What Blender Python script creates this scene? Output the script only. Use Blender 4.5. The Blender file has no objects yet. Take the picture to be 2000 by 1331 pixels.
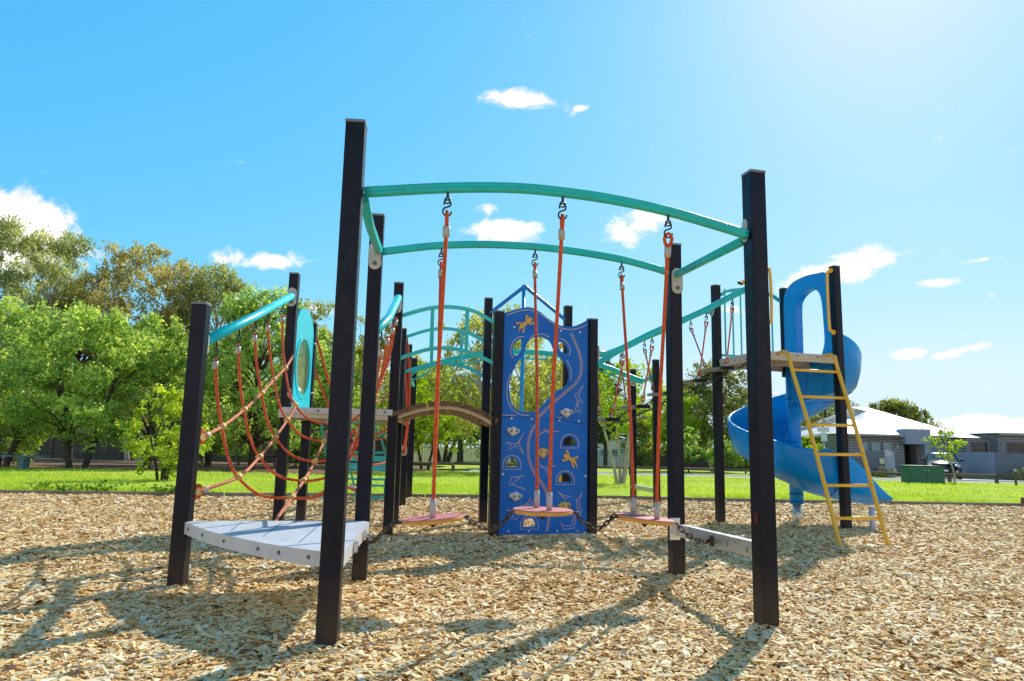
import bpy, bmesh, math, random
import numpy as np
from mathutils import Vector, Matrix, Euler
from mathutils.geometry import tessellate_polygon

random.seed(7)
RNG = np.random.default_rng(11)
PI = math.pi
scene = bpy.context.scene
COL = scene.collection
V = Vector

# ------------------------------------------------------------------ nodes / materials
def new_mat(name):
    m = bpy.data.materials.new(name); m.use_nodes = True
    nt = m.node_tree; nt.nodes.clear()
    return m, nt

def N(nt, t, **kw):
    n = nt.nodes.new(t)
    for k, v in kw.items():
        if k.startswith('i_'):
            key = k[2:]
            key = int(key) if key.isdigit() else key.replace('_', ' ')
            n.inputs[key].default_value = v
        else:
            setattr(n, k, v)
    return n

def L(nt, a, ao, b, bi):
    nt.links.new(a.outputs[ao], b.inputs[bi])

def c4(c): return (c[0], c[1], c[2], 1.0)

def ramp(nt, stops, interp='LINEAR'):
    r = nt.nodes.new('ShaderNodeValToRGB'); r.color_ramp.interpolation = interp
    e = r.color_ramp.elements
    e[0].position, e[0].color = stops[0][0], c4(stops[0][1])
    e[1].position, e[1].color = stops[1][0], c4(stops[1][1])
    for p, c in stops[2:]:
        x = e.new(p); x.color = c4(c)
    return r

def paint(name, col, rough=.4, var=.12, scale=6., bump=.0, bscale=60., metal=0., spec=.5, dirt=None, coat=0.):
    """painted / moulded surface with slight mottling, roughness variation and dust."""
    m, nt = new_mat(name)
    out = N(nt, 'ShaderNodeOutputMaterial'); b = N(nt, 'ShaderNodeBsdfPrincipled')
    L(nt, b, 0, out, 0)
    tc = N(nt, 'ShaderNodeTexCoord')
    n1 = N(nt, 'ShaderNodeTexNoise', i_Scale=scale, i_Detail=6., i_Roughness=.6)
    L(nt, tc, 'Object', n1, 'Vector')
    lo = tuple(x * (1 - var) for x in col); hi = tuple(min(1, x * (1 + var)) for x in col)
    r = ramp(nt, [(.3, lo), (.7, hi)])
    L(nt, n1, 'Fac', r, 'Fac')
    src, so = r, 'Color'
    if dirt:
        n2 = N(nt, 'ShaderNodeTexNoise', i_Scale=scale * 2.3, i_Detail=9., i_Roughness=.7)
        L(nt, tc, 'Object', n2, 'Vector')
        r2 = ramp(nt, [(.5, (0, 0, 0)), (.72, (dirt[3],) * 3)])
        L(nt, n2, 'Fac', r2, 'Fac')
        mx = N(nt, 'ShaderNodeMix', data_type='RGBA')
        L(nt, r2, 'Color', mx, 0); L(nt, src, so, mx, 6); mx.inputs[7].default_value = c4(dirt[:3])
        src, so = mx, 2
    L(nt, src, so, b, 'Base Color')
    rr = N(nt, 'ShaderNodeMapRange', i_1=.3, i_2=.7, i_3=max(.03, rough - .08), i_4=min(1, rough + .1))
    n3 = N(nt, 'ShaderNodeTexNoise', i_Scale=scale * 4, i_Detail=5.)
    L(nt, tc, 'Object', n3, 'Vector'); L(nt, n3, 'Fac', rr, 0); L(nt, rr, 0, b, 'Roughness')
    b.inputs['Metallic'].default_value = metal
    b.inputs['Specular IOR Level'].default_value = spec
    b.inputs['Coat Weight'].default_value = coat
    if bump:
        n4 = N(nt, 'ShaderNodeTexNoise', i_Scale=bscale, i_Detail=4.)
        L(nt, tc, 'Object', n4, 'Vector')
        bp = N(nt, 'ShaderNodeBump', i_Strength=bump, i_Distance=.01)
        L(nt, n4, 'Fac', bp, 'Height'); L(nt, bp, 0, b, 'Normal')
    return m

def leafmat(name, c1, c2, trans=.35, tcol=None, rough=.5):
    """leaf cards: colour varies leaf by leaf (face attribute 'tone'), part of the light passes through."""
    m, nt = new_mat(name)
    out = N(nt, 'ShaderNodeOutputMaterial')
    at = N(nt, 'ShaderNodeAttribute', attribute_name='tone')
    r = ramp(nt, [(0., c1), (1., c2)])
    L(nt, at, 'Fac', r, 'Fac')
    b = N(nt, 'ShaderNodeBsdfPrincipled', i_Roughness=rough)
    b.inputs['Specular IOR Level'].default_value = .25
    L(nt, r, 'Color', b, 'Base Color')
    t = N(nt, 'ShaderNodeBsdfTranslucent')
    g = N(nt, 'ShaderNodeMix', data_type='RGBA', blend_type='MULTIPLY')
    g.inputs[0].default_value = 1.; g.inputs[7].default_value = c4(tcol or (1.5, 1.5, .6))
    L(nt, r, 'Color', g, 6); L(nt, g, 2, t, 'Color')
    mx = N(nt, 'ShaderNodeMixShader'); mx.inputs[0].default_value = trans
    L(nt, b, 0, mx, 1); L(nt, t, 0, mx, 2); L(nt, mx, 0, out, 0)
    return m

# ------------------------------------------------------------------ mesh builder
class MB:
    def __init__(s):
        s.v = []; s.f = []; s.mi = []; s.sm = []
    def add(s, verts, faces, mi=0, smooth=False):
        o = len(s.v)
        s.v.extend([tuple(map(float, p)) for p in verts])
        for f in faces:
            s.f.append(tuple(i + o for i in f)); s.mi.append(mi); s.sm.append(smooth)
        return s
    def box(s, c, size, rz=0., mi=0, bev=0., M=None):
        bm = bmesh.new()
        bmesh.ops.create_cube(bm, size=1.)
        bmesh.ops.scale(bm, vec=size, verts=bm.verts)
        if bev: bmesh.ops.bevel(bm, geom=bm.edges[:], offset=bev, segments=2, affect='EDGES', profile=.5)
        T = Matrix.Translation(c) @ (M if M is not None else Matrix.Rotation(rz, 4, 'Z'))
        bmesh.ops.transform(bm, matrix=T, verts=bm.verts)
        bm.verts.index_update()
        s.add([v.co[:] for v in bm.verts], [[v.index for v in f.verts] for f in bm.faces], mi, False)
        bm.free(); return s
    def beam(s, a, b, w, h, mi=0, bev=0., up=(0, 0, 1)):
        """box from a to b, w across, h along 'up'."""
        a, b = V(a), V(b); d = b - a; l = d.length; x = d / l
        y = V(up).cross(x)
        if y.length < 1e-4: y = V((1, 0, 0)).cross(x)
        y.normalize(); z = x.cross(y)
        M = Matrix((x, y, z)).transposed().to_4x4()
        return s.box((a + b) / 2, (l, w, h), mi=mi, bev=bev, M=M)
    def tube(s, pts, r, n=10, mi=0, caps=True, smooth=True, closed=False, sec=None, twist=0.):
        """sweep; r a number or a list; sec = optional list of 2-D section points (scaled by r)."""
        P = [V(p) for p in pts]; m = len(P)
        rs = r if hasattr(r, '__len__') else [r] * m
        if sec is None: sec = [(math.cos(2 * PI * i / n), math.sin(2 * PI * i / n)) for i in range(n)]
        n = len(sec)
        T = []
        for i in range(m):
            if closed: t = P[(i + 1) % m] - P[i - 1]
            else: t = P[min(i + 1, m - 1)] - P[max(i - 1, 0)]
            T.append(t.normalized())
        ref = V((0, 0, 1)) if abs(T[0].z) < .95 else V((0, 1, 0))
        u = T[0].cross(ref).normalized()
        vs = []; tw = 0.
        for i in range(m):
            if i:
                ax = T[i - 1].cross(T[i])
                if ax.length > 1e-7:
                    u = Matrix.Rotation(T[i - 1].angle(T[i]), 3, ax.normalized()) @ u
                u = (u - T[i] * u.dot(T[i])).normalized()
                tw += twist * (P[i] - P[i - 1]).length
            w = T[i].cross(u)
            ct, st = math.cos(tw), math.sin(tw)
            for (a, b) in sec:
                a, b = a * ct - b * st, a * st + b * ct
                vs.append(P[i] + u * (a * rs[i]) + w * (b * rs[i]))
        fs = []
        for i in range(m if closed else m - 1):
            for j in range(n):
                a = i * n + j; b = i * n + (j + 1) % n
                c = ((i + 1) % m) * n + (j + 1) % n; d = ((i + 1) % m) * n + j
                fs.append((a, d, c, b)[::-1])
        s.add(vs, fs, mi, smooth)
        if caps and not closed:
            o = len(s.v) - m * n
            s.f.append(tuple(o + j for j in reversed(range(n)))); s.mi.append(mi); s.sm.append(False)
            s.f.append(tuple(o + (m - 1) * n + j for j in range(n))); s.mi.append(mi); s.sm.append(False)
        return s
    def cyl(s, a, b, r, n=14, mi=0, r2=None):
        return s.tube([a, b], [r, r if r2 is None else r2], n=n, mi=mi, smooth=True)
    def ball(s, c, r, sx=1, sy=1, sz=1, mi=0, nu=14, nv=9, M=None):
        vs = []; 
        for i in range(nv + 1):
            th = PI * i / nv
            for j in range(nu):
                ph = 2 * PI * j / nu
                p = V((r * sx * math.sin(th) * math.cos(ph), r * sy * math.sin(th) * math.sin(ph), r * sz * math.cos(th)))
                if M is not None: p = M @ p
                vs.append(V(c) + p)
        fs = []
        for i in range(nv):
            for j in range(nu):
                fs.append((i * nu + j, (i + 1) * nu + j, (i + 1) * nu + (j + 1) % nu, i * nu + (j + 1) % nu))
        return s.add(vs, fs, mi, True)
    def prism(s, outer, d0, d1, xf, holes=(), mi=0, mside=None):
        """2-D polygon (with holes) extruded from depth d0 to d1; xf(u, v, d) -> world point."""
        def area(p): return sum(p[i - 1][0] * p[i][1] - p[i][0] * p[i - 1][1] for i in range(len(p)))
        outer = list(outer)
        if area(outer) < 0: outer.reverse()
        hs = []
        for h in holes:
            h = list(h)
            if area(h) > 0: h.reverse()
            hs.append(h)
        loops = [outer] + hs
        flat = [p for l in loops for p in l]
        tris = tessellate_polygon([[V((p[0], p[1], 0)) for p in l] for l in loops])
        n = len(flat)
        vs = [xf(p[0], p[1], d0) for p in flat] + [xf(p[0], p[1], d1) for p in flat]
        fs = []
        for t in tris:
            a, b, c = t
            ar = (flat[b][0] - flat[a][0]) * (flat[c][1] - flat[a][1]) - (flat[c][0] - flat[a][0]) * (flat[b][1] - flat[a][1])
            if ar < 0: a, c = c, a
            fs.append((a, b, c)); fs.append((c + n, b + n, a + n))
        s.add(vs, fs, mi)
        o = 0; sf = []
        for l in loops:
            k = len(l)
            for i in range(k):
                a = o + i; b = o + (i + 1) % k
                sf.append((b, a, a + n, b + n))
            o += k
        base = len(s.v) - len(vs)
        for f in sf:
            s.f.append(tuple(i + base for i in f)); s.mi.append(mi if mside is None else mside); s.sm.append(False)
        return s
    def build(s, name, mats, parent=None, org=None, recalc=True):
        me = bpy.data.meshes.new(name)
        if org is None: org = ORG.get(parent.name, V((0, 0, 0))) if parent is not None else V((0, 0, 0))
        me.from_pydata([(p[0] - org[0], p[1] - org[1], p[2] - org[2]) for p in s.v], [], s.f)
        if not isinstance(mats, (list, tuple)): mats = [mats]
        for m in mats: me.materials.append(m)
        me.polygons.foreach_set('material_index', s.mi)
        me.polygons.foreach_set('use_smooth', s.sm)
        if recalc:
            bm = bmesh.new(); bm.from_mesh(me)
            bmesh.ops.recalc_face_normals(bm, faces=bm.faces)
            bm.to_mesh(me); bm.free()
        me.update()
        o = bpy.data.objects.new(name, me); COL.objects.link(o)
        if parent is not None:
            o.parent = parent
            ORG[o.name] = org if True else None
        else:
            o.location = org; ORG[o.name] = V(org)
        return o

ORG = {}
def tag(o, label=None, cat=None, group=None, kind=None):
    if label: o['label'] = label
    if cat: o['category'] = cat
    if group: o['group'] = group
    if kind: o['kind'] = kind
    return o
def thing(name, label, cat, loc, group=None):
    o = bpy.data.objects.new(name, None); COL.objects.link(o)
    o.empty_display_size = .2; o.location = loc; ORG[o.name] = V(loc)
    return tag(o, label, cat, group)
def lone(mb, name, mats, label, cat, loc, group=None):
    """a thing that is one mesh."""
    return tag(mb.build(name, mats, None, V(loc)), label, cat, group)
def copy_thing(root, loc, rz=0., label=None, scale=None):
    r = root.copy(); COL.objects.link(r); r.location = loc; r.rotation_euler = (0, 0, rz)
    if scale: r.scale = scale
    if label: r['label'] = label
    ORG[r.name] = V(loc)
    for ch in list(root.children):
        c = ch.copy(); COL.objects.link(c); c.parent = r
        for g in ch.children:
            d = g.copy(); COL.objects.link(d); d.parent = c
    return r

def bez(pts, k=12):
    """Catmull-Rom through pts."""
    P = [V(p) for p in pts]
    P = [P[0] * 2 - P[1]] + P + [P[-1] * 2 - P[-2]]
    out = []
    for i in range(1, len(P) - 2):
        p0, p1, p2, p3 = P[i - 1:i + 3]
        for j in range(k):
            t = j / k
            out.append(.5 * ((2 * p1) + (p2 - p0) * t + (2 * p0 - 5 * p1 + 4 * p2 - p3) * t * t + (3 * p1 - p0 - 3 * p2 + p3) * t ** 3))
    out.append(P[-2]); return out
def resample(pts, step):
    P = [V(p) for p in pts]; out = [P[0]]; acc = 0.
    for a, b in zip(P, P[1:]):
        l = (b - a).length; t = step - acc
        while t < l:
            out.append(a.lerp(b, t / l)); t += step
        acc = l - (t - step)
    if (out[-1] - P[-1]).length > step * .3: out.append(P[-1])
    return out
def smoothstep(a, b, x):
    t = min(1, max(0, (x - a) / (b - a))); return t * t * (3 - 2 * t)

def zg(y): return -.012 * min(max(0., y - 12.), 68.)

# ------------------------------------------------------------------ camera
CAM_H = .85; F_PX = 1400.; PITCH = math.atan(209.5 / 1400.); ROLL = math.radians(1.25)
cam = bpy.data.cameras.new('camera'); camo = bpy.data.objects.new('camera', cam); COL.objects.link(camo)
cam.sensor_width = 36.; cam.lens = 36. * F_PX / 2000.; cam.clip_start = .05; cam.clip_end = 3000.
fw = V((0, math.cos(PITCH), math.sin(PITCH))); r0 = V((1, 0, 0)); u0 = r0.cross(fw)
rr = math.cos(ROLL) * r0 + math.sin(ROLL) * u0; uu = -math.sin(ROLL) * r0 + math.cos(ROLL) * u0
camo.matrix_world = Matrix.Translation((0, 0, CAM_H)) @ Matrix((rr, uu, -fw)).transposed().to_4x4()
scene.camera = camo
scene.view_settings.view_transform = 'Standard'; scene.view_settings.look = 'None'
scene.view_settings.exposure = 0.; scene.view_settings.gamma = 1.
scene.render.engine = 'CYCLES'
cy = scene.cycles
cy.max_bounces = 6; cy.diffuse_bounces = 3; cy.glossy_bounces = 3; cy.transmission_bounces = 4; cy.transparent_max_bounces = 6
cy.caustics_reflective = False; cy.caustics_refractive = False; cy.sample_clamp_indirect = 6.
try:
    cy.use_denoising = True; cy.denoiser = 'OPENIMAGEDENOISE'
    cy.use_adaptive_sampling = True; cy.adaptive_threshold = .015
except Exception: pass

# ------------------------------------------------------------------ light: sun to the right, ahead of the camera
SUN_AZ = math.radians(30.); SUN_EL = math.radians(38.)
sd = V((math.sin(SUN_AZ) * math.cos(SUN_EL), math.cos(SUN_AZ) * math.cos(SUN_EL), math.sin(SUN_EL)))
sun = bpy.data.lights.new('sun', 'SUN'); suno = bpy.data.objects.new('sun', sun); COL.objects.link(suno)
sun.energy = 5.; sun.angle = math.radians(.53); sun.color = (1., .95, .86)
suno.rotation_euler = sd.to_track_quat('Z', 'Y').to_euler(); suno.location = sd * 60

W = bpy.data.worlds.new('World'); scene.world = W; W.use_nodes = True
nt = W.node_tree; nt.nodes.clear()
wo = N(nt, 'ShaderNodeOutputWorld'); bg = N(nt, 'ShaderNodeBackground', i_Strength=.15); L(nt, bg, 0, wo, 0)
sky = N(nt, 'ShaderNodeTexSky', sky_type='NISHITA', sun_disc=False)
sky.sun_elevation = SUN_EL; sky.sun_rotation = SUN_AZ
sky.air_density = 1.0; sky.dust_density = .4; sky.ozone_density = 5.0; sky.altitude = 50.
# tone of the physical sky, channel by channel (a vivid, slightly over-exposed summer sky)
sx_ = N(nt, 'ShaderNodeSeparateColor'); L(nt, sky, 0, sx_, 0)
hs = N(nt, 'ShaderNodeCombineColor')
for i, (e, k) in enumerate(((1.2, .083), (.46, .368), (.15, .78))):
    pw = N(nt, 'ShaderNodeMath', operation='POWER'); L(nt, sx_, i, pw, 0); pw.inputs[1].default_value = e
    ml = N(nt, 'ShaderNodeMath', operation='MULTIPLY'); L(nt, pw, 0, ml, 0); ml.inputs[1].default_value = k / .15
    mn = N(nt, 'ShaderNodeMath', operation='SMOOTH_MIN'); L(nt, ml, 0, mn, 0); mn.inputs[1].default_value = (.74, .95, 1.1)[i] / .15; mn.inputs[2].default_value = 1.2; L(nt, mn, 0, hs, i)
tc = N(nt, 'ShaderNodeTexCoord')
nrm = N(nt, 'ShaderNodeVectorMath', operation='NORMALIZE'); L(nt, tc, 'Generated', nrm, 0)
# sky darkened towards the unseen zenith to cut its blue-green fill light
zs_ = N(nt, 'ShaderNodeSeparateXYZ'); L(nt, nrm, 0, zs_, 0)
zc_ = N(nt, 'ShaderNodeVectorMath', operation='MULTIPLY'); zk_ = N(nt, 'ShaderNodeCombineXYZ')
for i, k in enumerate((.45, .17, .22)):
    zd_ = N(nt, 'ShaderNodeMapRange', interpolation_type='SMOOTHSTEP', i_1=.52, i_2=.9, i_3=1., i_4=k); L(nt, zs_, 2, zd_, 0); L(nt, zd_, 0, zk_, i)
L(nt, hs, 0, zc_, 0); L(nt, zk_, 0, zc_, 1)
# small fair-weather clouds: each an ellipse of directions (azimuth, elevation, half-widths in degrees), broken up by noise
CLOUDS = [(-35.9, 13.2, 3.8, 2.5, -12, 1.9), (-19.34, 13.68, 3.28, 0.77, 1, 0.95), (1.08, 26.92, 3.03, 0.85, -4, 0.9), (5.34, 26.5, 0.7, 0.31, 1, 0.6), (-1.13, 17.32, 3.32, 0.89, 1, 1.0), (-1.86, 19.01, 1.61, 0.64, 16, 0.55), (10.08, 17.61, 2.79, 1.43, 11, 0.95), (23.64, 13.02, 3.56, 0.97, 23, 1.05), (25.92, 13.28, 2.76, 1.1, 11, 1.0), (27.45, 13.62, 1.09, 0.51, 21, 0.7), (31.06, 11.95, 1.69, 0.42, 1, 0.85), (34.01, 13.18, 1.16, 0.27, 5, 0.85), (33.03, 14.06, 1.38, 0.21, 11, 0.45), (29.23, 7.13, 1.36, 0.36, 4, 0.9), (32.08, 7.14, 1.53, 0.28, 13, 0.85), (33.6, 2.46, 3.22, 0.48, 4, 0.8), (-16.25, 10.33, 2.36, 0.63, 1, 0.6), (17.58, 5.78, 1.56, 0.31, 1, 0.6), (-5.4, 9.32, 1.63, 0.33, 1, 0.6), (-13.15, 3.65, 0.99, 0.99, 1, 0.5), (17.32, 10.86, 1.76, 0.78, 1, 0.5)]
acc = None
for (az, el, wx, wy, tilt, dens) in CLOUDS:
    az, el, tilt = math.radians(az), math.radians(el), math.radians(tilt)
    c = V((math.sin(az) * math.cos(el), math.cos(az) * math.cos(el), math.sin(el)))
    rt = V((math.cos(az), -math.sin(az), 0)); up = rt.cross(c)
    a = rt * math.cos(tilt) + up * math.sin(tilt); b = up * math.cos(tilt) - rt * math.sin(tilt)
    a = a / math.sin(math.radians(wx)); b = b / math.sin(math.radians(wy))
    d1 = N(nt, 'ShaderNodeVectorMath', operation='DOT_PRODUCT'); d1.inputs[1].default_value = a; L(nt, nrm, 0, d1, 0)
    d2 = N(nt, 'ShaderNodeVectorMath', operation='DOT_PRODUCT'); d2.inputs[1].default_value = b; L(nt, nrm, 0, d2, 0)
    cb = N(nt, 'ShaderNodeCombineXYZ'); L(nt, d1, 'Value', cb, 0); L(nt, d2, 'Value', cb, 1)
    ln = N(nt, 'ShaderNodeVectorMath', operation='LENGTH'); L(nt, cb, 0, ln, 0)
    mr = N(nt, 'ShaderNodeMapRange', i_1=0., i_2=1.6, i_3=dens * 1.25, i_4=-.45); L(nt, ln, 'Value', mr, 0)
    if acc is None: acc = (mr, 0)
    else:
        mx = N(nt, 'ShaderNodeMath', operation='MAXIMUM'); L(nt, acc[0], acc[1], mx, 0); L(nt, mr, 0, mx, 1); acc = (mx, 0)
# unseen bank of bright broken cloud added behind the camera as neutral fill light
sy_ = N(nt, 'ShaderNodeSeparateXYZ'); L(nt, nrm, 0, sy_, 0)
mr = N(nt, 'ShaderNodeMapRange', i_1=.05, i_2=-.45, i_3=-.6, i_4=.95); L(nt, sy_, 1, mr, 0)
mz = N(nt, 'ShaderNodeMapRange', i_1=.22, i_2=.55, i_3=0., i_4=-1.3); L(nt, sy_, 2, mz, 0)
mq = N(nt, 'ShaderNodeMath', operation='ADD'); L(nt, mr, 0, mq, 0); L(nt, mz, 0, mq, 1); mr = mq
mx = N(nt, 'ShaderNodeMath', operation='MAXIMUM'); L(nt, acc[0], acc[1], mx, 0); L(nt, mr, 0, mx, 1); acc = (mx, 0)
mp = N(nt, 'ShaderNodeMapping'); mp.inputs['Scale'].default_value = (1, 1, 1.7); L(nt, nrm, 0, mp, 0)
nz = N(nt, 'ShaderNodeTexNoise', i_Scale=17., i_Detail=11., i_Roughness=.66, i_Distortion=.5); L(nt, mp, 0, nz, 'Vector')
nm = N(nt, 'ShaderNodeMapRange', i_1=.3, i_2=.7, i_3=-.75, i_4=.75); nm.clamp = False; L(nt, nz, 'Fac', nm, 0)
ad = N(nt, 'ShaderNodeMath', operation='ADD'); L(nt, acc[0], acc[1], ad, 0); L(nt, nm, 0, ad, 1)
cov = N(nt, 'ShaderNodeMapRange', interpolation_type='SMOOTHSTEP', i_1=.08, i_2=.92, i_3=0., i_4=.97); L(nt, ad, 0, cov, 0)
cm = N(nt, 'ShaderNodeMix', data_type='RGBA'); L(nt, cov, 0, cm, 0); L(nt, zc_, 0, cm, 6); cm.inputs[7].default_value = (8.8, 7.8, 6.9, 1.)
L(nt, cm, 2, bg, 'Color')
# ================================================================== PLAYGROUND MATERIALS
M_POST = paint('black_powder_coat', (.0014, .0028, .013), .34, .4, 5, dirt=(.02, .022, .03, .3), spec=.25)
def base_dust(m, h=.30, col=(.16, .115, .07)):
    # pale dust splashed up from the chips over the lowest part of a post
    t = m.node_tree; b = next(n for n in t.nodes if n.type == 'BSDF_PRINCIPLED'); src = b.inputs['Base Color'].links[0].from_socket
    g = N(t, 'ShaderNodeNewGeometry'); s = N(t, 'ShaderNodeSeparateXYZ'); L(t, g, 'Position', s, 0)
    r = N(t, 'ShaderNodeMapRange', i_1=0., i_2=h, i_3=.55, i_4=0.); L(t, s, 2, r, 0)
    n = N(t, 'ShaderNodeTexNoise', i_Scale=22., i_Detail=8., i_Roughness=.7); L(t, g, 'Position', n, 'Vector')
    u = N(t, 'ShaderNodeMath', operation='MULTIPLY'); L(t, r, 0, u, 0); L(t, n, 'Fac', u, 1)
    x = N(t, 'ShaderNodeMix', data_type='RGBA'); L(t, u, 0, x, 0); t.links.new(src, x.inputs[6]); x.inputs[7].default_value = c4(col)
    L(t, x, 2, b, 'Base Color')
base_dust(M_POST)
M_CAP = paint('grey_plastic_cap', (.20, .20, .22), .45, .08)
M_TEAL = paint('teal_paint', (.008, .57, .54), .3, .10, 4, dirt=(.12, .3, .25, .25))
M_TURQ = paint('turquoise_paint', (.01, .66, .74), .28, .08, 4)
M_PLATE = paint('cream_cast_plate', (.55, .52, .44), .5, .12, 12, dirt=(.3, .22, .12, .4))
M_STEEL = paint('galvanised_steel', (.52, .53, .54), .34, .15, 14, metal=.75)
M_ALU = paint('brushed_aluminium', (.66, .68, .72), .3, .08, 9, metal=.8, dirt=(.4, .35, .28, .3))
M_RUST = paint('rusty_chain_steel', (.055, .042, .034), .5, .5, 40, metal=.5, dirt=(.17, .06, .025, .6))
M_DARK = paint('dark_hook_steel', (.035, .037, .045), .38, .3, 30, metal=.6)
M_BOLT = paint('bolt_steel', (.16, .16, .17), .4, .3, 30, metal=.7)
M_ROPE = paint('orange_rope', (.72, .095, .022), .7, .25, 30, bump=.4, bscale=420)
M_ROPE2 = paint('sun_bleached_rope', (.74, .24, .12), .75, .22, 30, bump=.4, bscale=420)
M_KNOT = paint('yellow_rope_connector', (.74, .46, .12), .5, .15, 20)
M_SLEEVE = paint('white_rope_sleeve', (.50, .46, .42), .42, .12, 20)
M_PINK = paint('faded_pink_rubber', (.66, .17, .20), .6, .18, 14, bump=.25, bscale=180, dirt=(.55, .38, .36, .5))
M_EDGE = paint('yellow_disc_edge', (.70, .34, .06), .5, .15, 12)
M_GRIPM = paint('pale_grip_dash', (.72, .42, .40), .6, .1)
M_DECK = paint('pale_deck_board', (.60, .63, .68), .45, .06, 5, dirt=(.45, .44, .42, .35))
M_DECKSIDE = paint('deck_side', (.62, .60, .60), .45, .06, 5, dirt=(.35, .3, .25, .3))
M_CREAM = paint('cream_deck_frame', (.62, .52, .38), .5, .1, 8, dirt=(.35, .25, .14, .4))
M_PLANK = paint('brown_plank', (.16, .075, .03), .6, .25, 20, bump=.3, bscale=120)
M_PLANKG = paint('weathered_step_board', (.30, .25, .19), .7, .25, 20, bump=.3, bscale=120)
M_BLUE = paint('blue_panel', (.004, .15, .57), .42, .10, 3, dirt=(.03, .23, .52, .35), spec=.25)
M_PANLINE = paint('engraved_line', (.76, .46, .36), .6, .1)
M_PANGOLD = paint('gold_inlay', (.82, .42, .08), .55, .1)
M_SEAM = paint('panel_seam', (.01, .04, .25), .6, .1)
M_HOLDW = paint('white_hold', (.72, .68, .62), .6, .1, 20, bump=.4, bscale=140)
M_HOLDY = paint('yellow_hold', (.75, .50, .14), .6, .1, 20, bump=.4, bscale=140)
M_TUBEB = paint('blue_tube', (.012, .20, .60), .3, .08)
M_SLIDE = paint('blue_slide_plastic', (.006, .33, .76), .24, .10, 3, coat=.15, dirt=(.03, .40, .72, .3), spec=.35)
_nt = M_SLIDE.node_tree; _b = next(n for n in _nt.nodes if n.type == 'BSDF_PRINCIPLED'); _o = next(n for n in _nt.nodes if n.type == 'OUTPUT_MATERIAL')
_t = N(_nt, 'ShaderNodeBsdfTranslucent'); _t.inputs[0].default_value = (.01, .55, .88, 1); _m = N(_nt, 'ShaderNodeMixShader'); _m.inputs[0].default_value = .3
L(_nt, _b, 0, _m, 1); L(_nt, _t, 0, _m, 2); L(_nt, _m, 0, _o, 0)      # thin moulded plastic glows a little when the sun is behind it
M_YEL = paint('yellow_ladder_paint', (.98, .53, .03), .36, .06, 5, dirt=(.85, .52, .12, .25))
M_BUBBLE, nt = new_mat('scratched_acrylic')
out = N(nt, 'ShaderNodeOutputMaterial'); b = N(nt, 'ShaderNodeBsdfPrincipled', i_Roughness=.22)
b.inputs['Base Color'].default_value = (.86, .84, .62, 1); b.inputs['Transmission Weight'].default_value = .78
b.inputs['IOR'].default_value = 1.1
tcn = N(nt, 'ShaderNodeTexCoord'); nn = N(nt, 'ShaderNodeTexNoise', i_Scale=70., i_Detail=6.)
L(nt, tcn, 'Object', nn, 'Vector'); bp = N(nt, 'ShaderNodeBump', i_Strength=.5, i_Distance=.01); L(nt, nn, 'Fac', bp, 'Height')
L(nt, bp, 0, b, 'Normal')
tr0 = N(nt, 'ShaderNodeBsdfTransparent'); tr0.inputs[0].default_value = (.95, .95, .8, 1); tl0 = N(nt, 'ShaderNodeBsdfTranslucent'); tl0.inputs[0].default_value = (.9, .85, .5, 1)
m1_ = N(nt, 'ShaderNodeMixShader'); m1_.inputs[0].default_value = .6; L(nt, tr0, 0, m1_, 1); L(nt, tl0, 0, m1_, 2)
m2_ = N(nt, 'ShaderNodeMixShader'); m2_.inputs[0].default_value = .25; L(nt, m1_, 0, m2_, 1); L(nt, b, 0, m2_, 2); L(nt, m2_, 0, out, 0)

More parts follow.
